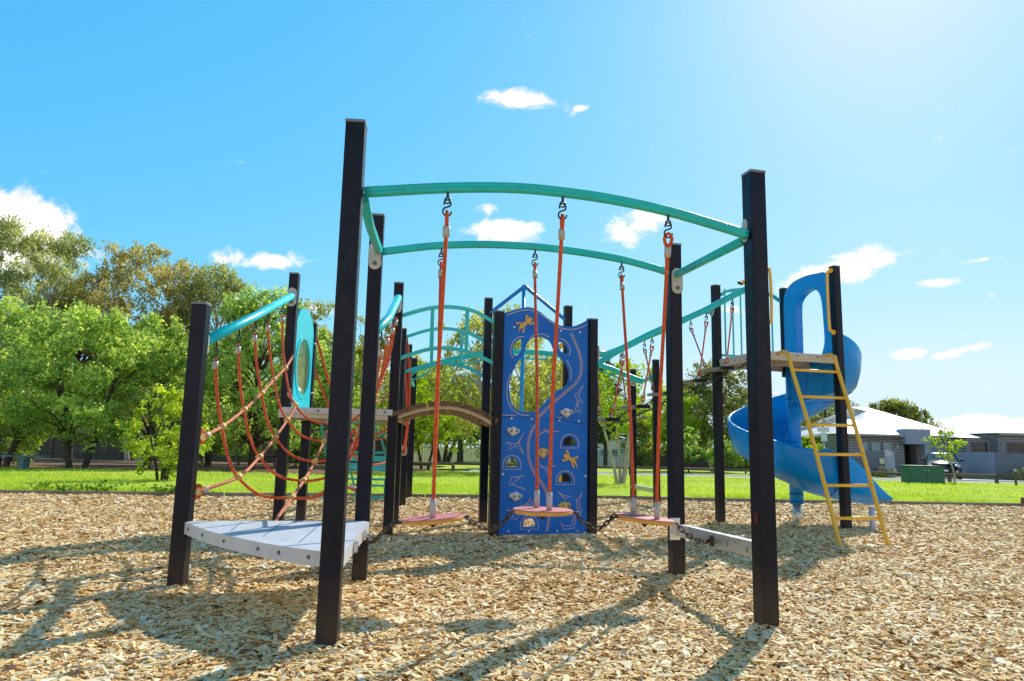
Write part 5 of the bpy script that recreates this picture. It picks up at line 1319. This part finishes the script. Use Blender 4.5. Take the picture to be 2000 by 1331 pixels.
# right
T('street_tree', 'olive tree behind the sign pole, seen through the ladder', px(1625, 62), 62, 6.2, 5.4, 1.2, 'olive', M_BARKP, 40, 300, .28, .1, .4, 32, 'round', .2, 2, group=GT)
T('street_tree', 'tall olive tree seen between slide and ladder', px(1575, 66), 66, 6.0, 3.5, .8, 'olive', M_BARKD, 30, 260, .3, .12, .3, 33, 'oval', .16, 1, group=GT)
T('round_bush', 'clipped yellow-green bush left of the sign pole', px(1580, 52), 52, 2.6, 2.2, .1, 'shrub', M_BARKD, 22, 240, .16, .09, .1, 34, 'dome', .06, 2, cat='shrub')
T('hedge', 'bright green hedge at the foot of the sign pole', px(1605, 47), 47, 1.7, 2.6, .05, 'shrub', M_BARKD, 26, 240, .14, .08, .1, 35, 'dome', .05, 3, cat='hedge', depth=1.2)
T('dome_tree', 'large dark dome-shaped tree behind the white-roofed house', px(1748, 78), 78, 7.6, 8.6, 1.6, 'olive', M_BARKD, 90, 420, .30, .17, .05, 36, 'dome', .3, 2, group=GT, clump_r=1.0)
T('dome_tree', 'lower dark tree left of the dome-shaped tree behind the house', px(1690, 80), 80, 5.0, 4.4, 1.0, 'olive', M_BARKD, 36, 330, .30, .17, .05, 37, 'dome', .2, 1, group=GT, clump_r=.9)
T('sapling', 'thin leaning sapling with tufts of yellow-green leaves in front of the car', px(1857, 29.5), 29.5, 2.15, 1.55, 1.05, 'shrub', M_BARKP, 13, 60, .12, .055, .3, 38, 'round', .045, 1, lean=(-.17, 0), clump_r=.22, hollow=.6)
# far belt of trees beyond the park
rb = random.Random(99)
far = [(-30, 62, 8, 9), (60, 60, 9, 9), (200, 66, 8, 9), (350, 70, 8, 9), (470, 64, 7, 8), (560, 60, 6.5, 8), (640, 66, 7, 8), (720, 72, 7.5, 8), (770, 84, 8, 9), (960, 88, 8, 10), (1030, 76, 6.5, 8), (1120, 90, 8, 10), (1240, 74, 6.5, 8), (1300, 92, 7, 9), (1470, 70, 5.2, 7), (1530, 88, 5.6, 8)]
lab = ['at the far left edge', 'behind the left gum trunks', 'behind the bright forked tree', 'behind the leftmost post', 'behind the middle of the net', 'behind the net bridge far end', 'behind the tall near post', 'between the two left posts', 'left of the arched bridge', 'behind the thick pale trunk', 'behind the blue wall', 'right of the blue wall', 'behind the young splayed tree', 'behind the right rear post', 'under the slide curve', 'behind the slide centre pole']
for i, (p, y, H, w) in enumerate(far):
    T('far_tree', 'dark distant tree ' + lab[i], px(p, y), y, H, w, .4, rb.choice(['mid', 'olive', 'dark', 'mid']), M_BARKD, 30, 230, .42, .22, .2, 50 + i, 'round', .25, 1, group='distant trees beyond the park')

# ================================================================== FENCES, FURNITURE
M_LOG = paint('grey_brown_log', (.13, .095, .065), .85, .3, 10, bump=.5, bscale=60)
lf_ = thing('log_rail_fence', 'low log rail fence with short posts along the far side of the lawn', 'fence', (6, 31, zg(31)))
def fy(x): return 31.2 - .0 * x if x < 8 else 31.2 - .06 * (x - 8)
xs_ = np.arange(-6.2, 26, 1.9)
for i, x in enumerate(xs_):
    y = fy(x); z = zg(y); MB().cyl((x, y, z - .1), (x, y, z + .29), .075, n=9).build('post', M_LOG, lf_)
for i in range(0, len(xs_) - 1, 2):
    a, b_ = xs_[i], xs_[min(len(xs_) - 1, i + 2)]
    MB().cyl((a + .01, fy(a), zg(fy(a)) + .345 + .01 * (i % 4)), (b_ - .01, fy(b_), zg(fy(b_)) + .345), .06, n=9).build('rail', M_LOG, lf_)
lf2 = thing('log_rail_fence', 'low log rail fence in the tree shade behind the rope net', 'fence', (-12, 36, zg(36)))
for i, x in enumerate(np.arange(-17, -5, 1.8)):
    z = zg(36); MB().cyl((x, 36, z - .1), (x, 36, z + .45), .06, n=8).build('post', M_LOG, lf2)
MB().cyl((-17, 36, zg(36) + .46), (-5.5, 36, zg(36) + .47), .055, n=8).build('rail', M_LOG, lf2)
# grey steel sheet fence far left
M_SHEET = paint('grey_green_sheet_fence', (.06, .07, .06), .6, .12, 3)
M_SHEETR = paint('fence_rail', (.10, .11, .10), .5, .1)
sf = thing('sheet_fence', 'grey corrugated sheet fence behind the left trees', 'fence', (-26, 47, zg(47)))
x = -44.
while x < -10:
    z = zg(47); mb = MB(); n = 12; vs = []; fs = []
    for k in range(n + 1): 
        for zz in (z - .1, z + 1.65): vs.append((x + 2.4 * k / n, 47 + (.02 if k % 2 else -.02), zz))
    for k in range(n): fs.append((2 * k, 2 * k + 2, 2 * k + 3, 2 * k + 1))
    mb.add(vs, fs); mb.build('sheet', M_SHEET, sf, recalc=False)
    MB().box((x, 46.95, z + .8), (.06, .06, 1.75)).build('post', M_SHEETR, sf)
    x += 2.4
MB().beam((-44, 46.93, zg(47) + 1.62), (-9.6, 46.93, zg(47) + 1.62), .05, .06).build('rail', M_SHEETR, sf)
MB().beam((-44, 46.93, zg(47) + .45), (-9.6, 46.93, zg(47) + .45), .05, .06).build('rail', M_SHEETR, sf)
# green palisade fence beyond the path
M_PAL = paint('dark_green_fence_paint', (.03, .06, .05), .5, .2)
pf = thing('palisade_fence', 'dark green vertical bar fence beyond the road behind the young tree', 'fence', (10, 55, zg(55)))
bars = MB()
for x in np.arange(3.0, 27, .16): bars.box((x, 55, zg(55) + .62), (.025, .025, 1.25))
tag(bars.build('bars', M_PAL, pf), kind='stuff')
for z in (.12, 1.2): MB().beam((3, 55, zg(55) + z), (27, 55, zg(55) + z), .04, .05).build('rail', M_PAL, pf)
for x in np.arange(3.0, 27.2, 2.4): MB().box((x, 55.04, zg(55) + .68), (.07, .07, 1.42)).build('post', M_PAL, pf)
cf_ = thing('chain_link_fence', 'faint dark chain mesh fence under the trees behind the arched bridge', 'fence', (-6, 58, zg(58)))
bars = MB()
for x in np.arange(-16, 2.8, .22): bars.box((x, 58, zg(58) + .8), (.02, .02, 1.6))
tag(bars.build('mesh_wires', M_PAL, cf_), kind='stuff')
for z in (.1, 1.6): MB().beam((-16, 58, zg(58) + z), (2.8, 58, zg(58) + z), .04, .04).build('rail', M_PAL, cf_)
for x in np.arange(-16, 3, 3.): MB().box((x, 58.03, zg(58) + .8), (.06, .06, 1.8)).build('post', M_PAL, cf_)

# backless bench far left
M_BENCH = paint('blue_grey_bench', (.10, .17, .19), .5, .15, 8)
bn = thing('park_bench', 'backless blue-grey bench with two pillar legs under the left trees', 'bench', (-15.2, 21.9, zg(21.9)))
z = zg(21.9)
for k in range(3): MB().beam((-16.6, 21.75 + .13 * k, z + .40), (-14.05, 21.95 + .13 * k, z + .40), .115, .045, bev=.008).build('slat', M_BENCH, bn)
for x in (-15.85, -14.6):
    mb = MB(); mb.box((x, 21.92, z + .18), (.16, .3, .42), bev=.01); mb.box((x, 21.92, z + .355), (.3, .38, .04)); mb.build('leg', M_BENCH, bn)
# house roof glimpse far left
rh = thing('tiled_house', 'low house with orange tiled roof glimpsed behind the left trees', 'house', (-30, 56, zg(56)))
MB().box((-31, 58, zg(56) + 1.2), (12, 6, 2.6)).build('wall', paint('cream_render', (.5, .4, .28), .8, .1), rh)
mb = MB(); z = zg(56) + 2.5; mb.add([(-37.6, 54.5, z), (-24.4, 54.5, z), (-24.4, 61.5, z), (-37.6, 61.5, z), (-34, 58, z + 1.5), (-28, 58, z + 1.5)], [(0, 1, 5, 4), (1, 2, 5), (2, 3, 4, 5), (3, 0, 4), (3, 2, 1, 0)])
mb.build('roof', paint('orange_tile', (.45, .10, .04), .7, .25, 8, bump=.5, bscale=14), rh)
# white building behind the young tree
vb = thing('white_building', 'long low white building seen behind the green fence', 'building', (9.6, 72, zg(72)))
z = zg(72)
MB().box((9.9, 73, z + 1.15), (4.7, 3, 2.5)).build('wall', paint('white_cladding', (.75, .76, .76), .6, .05), vb)
MB().box((9.9, 73, z + 2.46), (4.9, 3.2, .1)).build('roof', paint('pale_roof', (.62, .64, .66), .5, .05), vb)
for k in range(4): MB().box((8.2 + 1.15 * k, 71.48, z + 1.3), (.7, .05, .7)).build('window', paint('dim_glass', (.30, .36, .38), .15, .1), vb)
# far dark building strip under the trees
fb_ = thing('low_brick_building', 'long dark reddish wall far beyond the road left of the slide', 'building', (22, 76, zg(76)))
MB().box((21, 77, zg(76) + .9), (22, 3, 2.0)).build('wall', paint('dark_red_brick', (.10, .06, .055), .8, .2), fb_)
MB().box((21, 77, zg(76) + 1.95), (22.6, 3.6, .12)).build('roof', paint('dark_roof', (.08, .07, .07), .7, .2), fb_)

# ================================================================== RIGHT-HAND HOUSES
def brick_mat(name, c1, c2, mortar):
    m, nt = new_mat(name)
    out = N(nt, 'ShaderNodeOutputMaterial'); b = N(nt, 'ShaderNodeBsdfPrincipled', i_Roughness=.8)
    tc = N(nt, 'ShaderNodeTexCoord'); sp = N(nt, 'ShaderNodeSeparateXYZ'); L(nt, tc, 'Object', sp, 0)
    ad = N(nt, 'ShaderNodeMath', operation='ADD'); L(nt, sp, 0, ad, 0); L(nt, sp, 1, ad, 1)
    cb = N(nt, 'ShaderNodeCombineXYZ'); L(nt, ad, 0, cb, 0); L(nt, sp, 2, cb, 1)
    br = N(nt, 'ShaderNodeTexBrick', i_Scale=1.); br.inputs['Color1'].default_value = c4(c1); br.inputs['Color2'].default_value = c4(c2); br.inputs['Mortar'].default_value = c4(mortar)
    br.inputs['Mortar Size'].default_value = .014; br.inputs['Brick Width'].default_value = .26; br.inputs['Row Height'].default_value = .105
    L(nt, cb, 0, br, 'Vector'); L(nt, br, 'Color', b, 'Base Color'); L(nt, b, 0, out, 0); return m
M_BRICK = brick_mat('dark_brick', (.078, .074, .088), (.165, .15, .165), (.50, .47, .46))
M_RENDER = paint('blue_grey_render', (.30, .36, .44), .8, .06, 2)
M_RENDERD = paint('slate_render', (.13, .155, .21), .8, .08, 2)
M_ROOF = paint('white_metal_roof', (.80, .78, .75), .45, .04, 2)
M_GUT = paint('grey_gutter', (.38, .38, .35), .5, .1)
M_GLASS = paint('pale_blind_glass', (.19, .30, .33), .12, .1, 2, spec=.6)
M_GLASSD = paint('dark_glass', (.012, .014, .022), .08, .2, 2, spec=.6)
M_BLACK = paint('black_recess', (.006, .006, .007), .6, .2)
hy = 48.; hz_ = zg(hy)
h1 = thing('white_roofed_house', 'dark brick house with white hip roof, grey portico and garage behind the parked car', 'house', (27, hy, hz_))
X = lambda p: px(p, hy)
def Z(yp): return CAM_H + (875 + .02182 * 800 - yp) * hy / 1400
eave = Z(853); 
wl = MB(); wl.box(((X(1640) + X(1763)) / 2, hy + 1.5, (hz_ + eave) / 2), (X(1763) - X(1640), 3, eave - hz_)); wl.build('front_wall', M_BRICK, h1)
wl = MB(); wl.box(((X(1795) + X(1900)) / 2, hy + 2.0, (hz_ + eave) / 2), (X(1900) - X(1795), 3, eave - hz_)); wl.build('garage_wall', M_BRICK, h1)
MB().box(((X(1762) + X(1800)) / 2, hy + 2.4, (hz_ + eave) / 2), (X(1800) - X(1762), 2, eave - hz_)).build('entry_shade_box', M_BLACK, h1)  # solid box in the doorway, the shade of the entry put into its black
pt = MB(); pt.box(((X(1756) + X(1805)) / 2, hy - .1, (Z(869) + Z(840)) / 2), (X(1805) - X(1756), 1.1, Z(840) - Z(869))); pt.box(((X(1793.5) + X(1805)) / 2, hy - .4, (hz_ + Z(869)) / 2 - .002), (X(1805) - X(1793.5), .35, Z(869) - hz_)); pt.build('portico', M_RENDER, h1)
MB().box((X(1844), hy + .47, (hz_ + Z(868)) / 2), (X(1880) - X(1808), .06, Z(868) - hz_), bev=.01).build('garage_door', M_RENDER, h1)
for a, b_ in ((1683, 1692), (1699, 1716), (1722, 1739)):
    f = MB().box((X((a + b_) / 2), hy - .01, (Z(866) + Z(884)) / 2), (X(b_) - X(a) + .1, .06, Z(866) - Z(884) + .1)).build('window', M_RENDERD, h1)
    MB().box((X((a + b_) / 2), hy - .045, (Z(866) + Z(884)) / 2), (X(b_) - X(a), .03, Z(866) - Z(884))).build('pane', M_GLASS, f)
MB().box((X(1749.5), hy - .05, Z(875)), (.06, .1, .22), bev=.01).build('wall_light', paint('white_light_case', (.8, .8, .78), .4, .05), h1)
def hip(x0, x1, y0, y1, ze, zr, ins, mat, parent, over=.45):
    x0 -= over; x1 += over; y0 -= over; y1 += over; ym = (y0 + y1) / 2
    vs = [(x0, y0, ze), (x1, y0, ze), (x1, y1, ze), (x0, y1, ze), (x0 + ins, ym, zr), (x1 - ins, ym, zr)]
    return MB().add(vs, [(0, 1, 5, 4), (1, 2, 5), (2, 3, 4, 5), (3, 0, 4), (3, 2, 1, 0)]).build('roof', mat, parent)
hip(X(1640) + .3, X(1762), hy, hy + 6, eave + .06, eave + 1.12, 2.0, M_ROOF, h1)
big = MB(); 
hip(X(1690), X(1905), hy + 1.2, hy + 15, eave + .04, eave + 2.35, 4.6, M_ROOF, h1, .3)
for a, b_, yy in ((1637, 1764, hy - .5), (1806, 1905, hy + .3)):
    MB().box(((X(a) + X(b_)) / 2, yy, eave + .0), (X(b_) - X(a), .12, .14)).build('gutter', M_GUT, h1)
MB().cyl((X(1851), hy + 3, eave + .8), (X(1851), hy + 3, eave + 2.0), .03).build('antenna_mast', M_GUT, h1)

h2 = thing('neighbouring_house', 'second dark brick house with white roof cut off by the right edge', 'house', (33, 46, zg(46)))
hy2 = 46.; X2 = lambda p: px(p, hy2); ev2 = CAM_H + (895 - 848) * hy2 / 1400
MB().box(((X2(1896) + X2(1950)) / 2, hy2 + 2.2, (hz_ + ev2 - .3) / 2), (X2(1950) - X2(1896), 3, ev2 - .3 - hz_)).build('side_wall', M_BRICK, h2)
MB().box(((X2(1946) + X2(2160)) / 2, hy2 + 2, (hz_ + ev2) / 2), (X2(2160) - X2(1946), 4, ev2 - hz_)).build('front_wall', M_BRICK, h2)
for a, b_, yy in ((1907, 1938, hy2 + .68), (1962, 2030, hy2 - .02)):
    f = MB().box((X2((a + b_) / 2), yy, CAM_H + (895 - 875) * hy2 / 1400), (X2(b_) - X2(a), .05, .75)).build('window', M_RENDERD, h2)
    MB().box((X2((a + b_) / 2), yy - .03, CAM_H + (895 - 875) * hy2 / 1400), (X2(b_) - X2(a) - .12, .03, .65)).build('pane', M_GLASSD, f)
hip(X2(1946), X2(2160), hy2, hy2 + 10, ev2 + .05, ev2 + 1.25, 2.2, M_ROOF, h2, .3)
hip(X2(1896), X2(1960), hy2 + 1.2, hy2 + 9, ev2 - .25, ev2 + .5, 1.0, M_ROOF, h2, .25)
MB().box(((X2(1944) + X2(2160)) / 2, hy2 - .32, ev2), (X2(2160) - X2(1944), .1, .14)).build('gutter', M_GUT, h2)

# rendered front garden walls
gy = 43.5; gz_ = zg(gy); XG = lambda p: px(p, gy); ZG = lambda yp, x=1800: CAM_H + (875 + .02182 * (x - 1000) - yp) * gy / 1400
w1 = thing('garden_wall', 'slate grey rendered garden wall with a letterbox left of the house entry', 'wall', (XG(1690), gy, gz_))
MB().box(((XG(1600) + XG(1723)) / 2, gy, (gz_ + ZG(882, 1700)) / 2), (XG(1723) - XG(1600), .22, ZG(882, 1700) - gz_)).build('panel', M_RENDERD, w1)
pr = MB().box(((XG(1723) + XG(1742)) / 2, gy + .05, (gz_ + ZG(882, 1700)) / 2 + .01), (XG(1742) - XG(1723), .30, ZG(882, 1700) - gz_ + .02)).build('pier', M_RENDER, w1)
sc = [(140, 410), (200, 405), (165, 440), (155, 475), (170, 440), (190, 435), (175, 470), (195, 470), (205, 430), (215, 425), (200, 465), (215, 475), (228, 430), (235, 430), (240, 470)]
gp = [V((XG(1700 + a / 6.667), gy - .13, ZG(820 + b_ / 6.667, 1725))) for a, b_ in sc]
MB().tube(bez(gp, 4), .022, n=5).build('graffiti_scribble', paint('white_spray_paint', (.8, .76, .82), .7, .05), w1)
lb = MB().box((XG(1716), gy - .14, ZG(900, 1716)), (XG(1720.5) - XG(1711.5), .1, .34), bev=.01).build('letterbox', paint('cream_letterbox', (.62, .58, .40), .5, .08), w1)
MB().box((XG(1716), gy - .195, ZG(896, 1716)), (.16, .012, .03)).build('slot', M_BLACK, lb)
w2 = thing('garden_wall', 'slate grey rendered garden wall right of the parked car', 'wall', (XG(1950), gy - 1, gz_))
mb = MB(); mb.beam((XG(1915), gy - 1, (gz_ + ZG(885, 1950)) / 2), (XG(2200), gy - 1, (gz_ + ZG(885, 1950)) / 2), .22, ZG(885, 1950) - gz_); mb.build('panel', M_RENDERD, w2)
mb = MB(); mb.beam((XG(1915) + .1, gy - 1.02, (gz_ + ZG(885, 1950)) / 2), (XG(1897), gy + 1.6, (gz_ + ZG(885, 1950)) / 2), .22, ZG(885, 1950) - gz_ + .02); mb.build('return_wall', M_RENDER, w2)
T('garden_bush', 'dry brown bush at the foot of the wall under the letterbox', XG(1712), gy - .7, .55, 1.3, .02, 'gold', M_BARKD, 12, 120, .14, .03, 0, 71, 'dome', .03, 3, cat='shrub')
T('garden_bush', 'dry brown bush at the foot of the right garden wall', XG(1962), gy - 1.8, .6, 1.9, .02, 'gold', M_BARKD, 14, 120, .14, .03, 0, 72, 'dome', .03, 3, cat='shrub')

# green power cabinet
M_CAB = paint('green_cabinet_paint', (.018, .13, .085), .45, .08, 4, dirt=(.06, .16, .1, .3))
cz = zg(28.5)
cbn = thing('power_cabinet', 'squat green metal utility cabinet with two doors on the lawn', 'utility cabinet', (16.4, 28.6, cz))
MB().box((16.42, 28.9, cz + .32), (1.40, .62, .72), bev=.012).build('body', M_CAB, cbn)
MB().box((16.42, 28.88, cz + .69), (1.46, .70, .035), bev=.008).build('lid', M_CAB, cbn)
for s in (-1, 1):
    d_ = MB().box((16.42 + s * .345, 28.58, cz + .33), (.665, .025, .64), bev=.006).build('door', M_CAB, cbn)
    for q in (.15, .52):
        MB().box((16.42 + s * .05, 28.56, cz + q), (.04, .02, .025)).build('latch', M_STEEL, d_)
# short bollard
bl = thing('bollard', 'short slim timber bollard with pale cap near the right edge of the lawn', 'bollard', (19.4, 27.9, zg(27.9)))
z = zg(27.9); MB().cyl((19.42, 27.9, z - .1), (19.42, 27.9, z + .56), .045).build('post', M_LOG, bl); MB().cyl((19.42, 27.9, z + .56), (19.42, 27.9, z + .64), .055).build('cap', M_PLATE, bl)
# corner of a low brown sign board at the right edge of the chips
bo = MB(); bo.beam((9.05, 12.9, .13), (9.6, 12.9, .02), .04, .10); lone(bo, 'timber_offcut', paint('red_brown_board', (.14, .06, .04), .7, .2), 'tilted brown board poking in at the right edge of the chips', 'board', (9.3, 12.9, 0))

# sign pole and power pole
sy = 46.; sz = zg(sy)
sp_ = thing('sign_pole', 'slim pole carrying two pale rectangular street signs seen through the ladder', 'sign', (px(1608, sy), sy, sz))
x = px(1608, sy); MB().cyl((x, sy, sz - .1), (x, sy, CAM_H + (888 - 833) * sy / 1400), .035).build('pole', M_STEEL, sp_)
zz = lambda yp: CAM_H + (888.3 - yp) * sy / 1400
M_SIGN = paint('pale_sign_face', (.62, .70, .68), .5, .05)
MB().box((x - .02, sy - .05, zz(840)), (.76, .025, .30), bev=.004).build('sign_plate', M_SIGN, sp_)
MB().box((x, sy - .05, zz(854)), (.40, .025, .56), bev=.004).build('sign_plate', M_SIGN, sp_)
py_ = 60.; x = px(1613.5, py_)
pp = thing('power_pole', 'dark timber power pole standing behind the ladder and sign pole', 'power pole', (x, py_, zg(py_)))
MB().cyl((x, py_, zg(py_) - .1), (x, py_, 5.6), .10, r2=.08).build('pole', M_BARKD, pp); 
sp2 = thing('street_light', 'thin light pole with a short arm left of the slide', 'street light', (px(1480, 66), 66, zg(66)))
x = px(1490, 66); MB().tube(bez([(x, 66, -.7), (x, 66, 5.0), (x + .1, 66, 5.9), (x + .9, 66, 6.2)], 8), .05, n=8).build('pole', M_STEEL, sp2); MB().box((x + 1.1, 66, 6.22), (.6, .2, .1), bev=.03).build('lamp_head', M_STEEL, sp2)

# ================================================================== PARKED CAR
M_CAR = paint('black_car_paint', (.006, .007, .010), .25, .2, 2, metal=.0, coat=.25, spec=.25)
M_TYRE = paint('tyre_rubber', (.015, .015, .015), .85, .2)
M_LAMP = paint('headlamp_glass', (.55, .58, .60), .1, .1, 4, coat=.8)
M_WIND = paint('windscreen_glass', (.10, .17, .20), .06, .2, 2, spec=.5, coat=.3)
cx_, cyy = px(1838, 41.0), 41.0; cz_ = zg(42.)
car = thing('parked_car', 'black hatchback parked nose out in front of the grey garage door', 'car', (cx_, cyy + 2, cz_))
rcar = Matrix.Rotation(math.radians(-28), 4, 'Z')
def cp(x, y, z): p = rcar @ V((x, y, z)); return V((cx_ + p.x, cyy + p.y, cz_ + p.z))
# stations along the length: y from the nose, half width, bottom, belt height (bonnet/waist)
st_ = [(0, .55, .34, .60), (.06, .70, .26, .72), (.25, .83, .22, .84), (.7, .89, .20, .95), (1.15, .90, .20, 1.00), (2.2, .90, .20, 1.02), (3.3, .90, .20, 1.05), (3.9, .86, .24, 1.05), (4.2, .74, .35, .98)]
vs = []; fs = []
for (y, w, zb, zt) in st_:
    ring = [(-w * .86, zb), (-w, zb + .14), (-w * 1.0, zb + .38), (-w * .96, zt - .10), (-w * .82, zt), (0, zt + .03), (w * .82, zt), (w * .96, zt - .10), (w, zb + .38), (w, zb + .14), (w * .86, zb)]
    vs += [cp(a, y, b_) for a, b_ in ring]
k = 11
for i in range(len(st_) - 1):
    for j in range(k): fs.append((i * k + j, i * k + (j + 1) % k, (i + 1) * k + (j + 1) % k, (i + 1) * k + j))
fs.append(tuple(range(k))); fs.append(tuple((len(st_) - 1) * k + j for j in reversed(range(k))))
MB().add(vs, fs, 0, True).build('body', M_CAR, car)
cab = [(1.05, .80, 1.0, .78, 1.02), (1.75, .78, 1.0, .60, 1.44), (2.5, .78, 1.0, .58, 1.49), (3.4, .78, 1.0, .56, 1.43), (4.0, .72, 1.0, .68, 1.04)]
vs = []; fs = []
for (y, w, zb, wt, zt) in cab:
    vs += [cp(-w, y if zt < 1.1 else y, zb), cp(-wt - .02, y, zt - .05), cp(-wt * .8, y, zt), cp(wt * .8, y, zt), cp(wt + .02, y, zt - .05), cp(w, y, zb)]
for i in range(len(cab) - 1):
    for j in range(5): fs.append((i * 6 + j, i * 6 + j + 1, (i + 1) * 6 + j + 1, (i + 1) * 6 + j))
MB().add(vs, fs, 0, True).build('cabin', M_CAR, car)
MB().add([cp(-.72, 1.09, 1.045), cp(.72, 1.09, 1.045), cp(.53, 1.70, 1.425), cp(-.53, 1.70, 1.425)], [(0, 1, 2, 3)]).build('windscreen', M_WIND, car, recalc=False)
for s in (-1, 1):
    MB().add([cp(s * .815, 1.35, 1.06), cp(s * .815, 3.5, 1.08), cp(s * .63, 3.1, 1.40), cp(s * .63, 1.85, 1.40)], [(0, 1, 2, 3) if s > 0 else (3, 2, 1, 0)]).build('side_window', M_GLASSD, car, recalc=False)
    mb = MB(); mb.ball(cp(s * .66, .14, .74), .1, 1.9, .9, .75); mb.build('headlight', M_LAMP, car)
    mb = MB(); mb.ball(cp(s * .98, 1.35, 1.06), .085, 1.3, .7, .9); mb.cyl(cp(s * .82, 1.42, 1.02), cp(s * .95, 1.38, 1.05), .025); mb.build('wing_mirror', M_CAR, car)
    for y in (.78, 3.35):
        w_ = MB(); w_.cyl(cp(s * .70, y, .31), cp(s * .885, y, .31), .31, n=22); w_ = w_.build('wheel', M_TYRE, car)
        mb = MB(); mb.cyl(cp(s * .88, y, .31), cp(s * .90, y, .31), .20, n=18); mb.build('rim', M_STEEL, w_)
    mb = MB(); mb.ball(cp(s * .62, .03, .42), .06, 1.3, .6, 1); mb.build('fog_lamp', M_LAMP, car)
MB().box(cp(0, -.005, .60), (.95, .05, .13), math.radians(-28), bev=.02).build('grille', M_BLACK, car)
MB().box(cp(0, .0, .36), (1.1, .06, .12), math.radians(-28), bev=.02).build('air_intake', M_BLACK, car)
MB().box(cp(0, -.035, .47), (.37, .015, .11), math.radians(-28), bev=.003).build('number_plate', paint('white_plate', (.75, .75, .72), .4, .05), car)
MB().beam(cp(-.70, 1.03, 1.045), cp(.70, 1.03, 1.045), .03, .02).build('wiper_trim', M_STEEL, car)
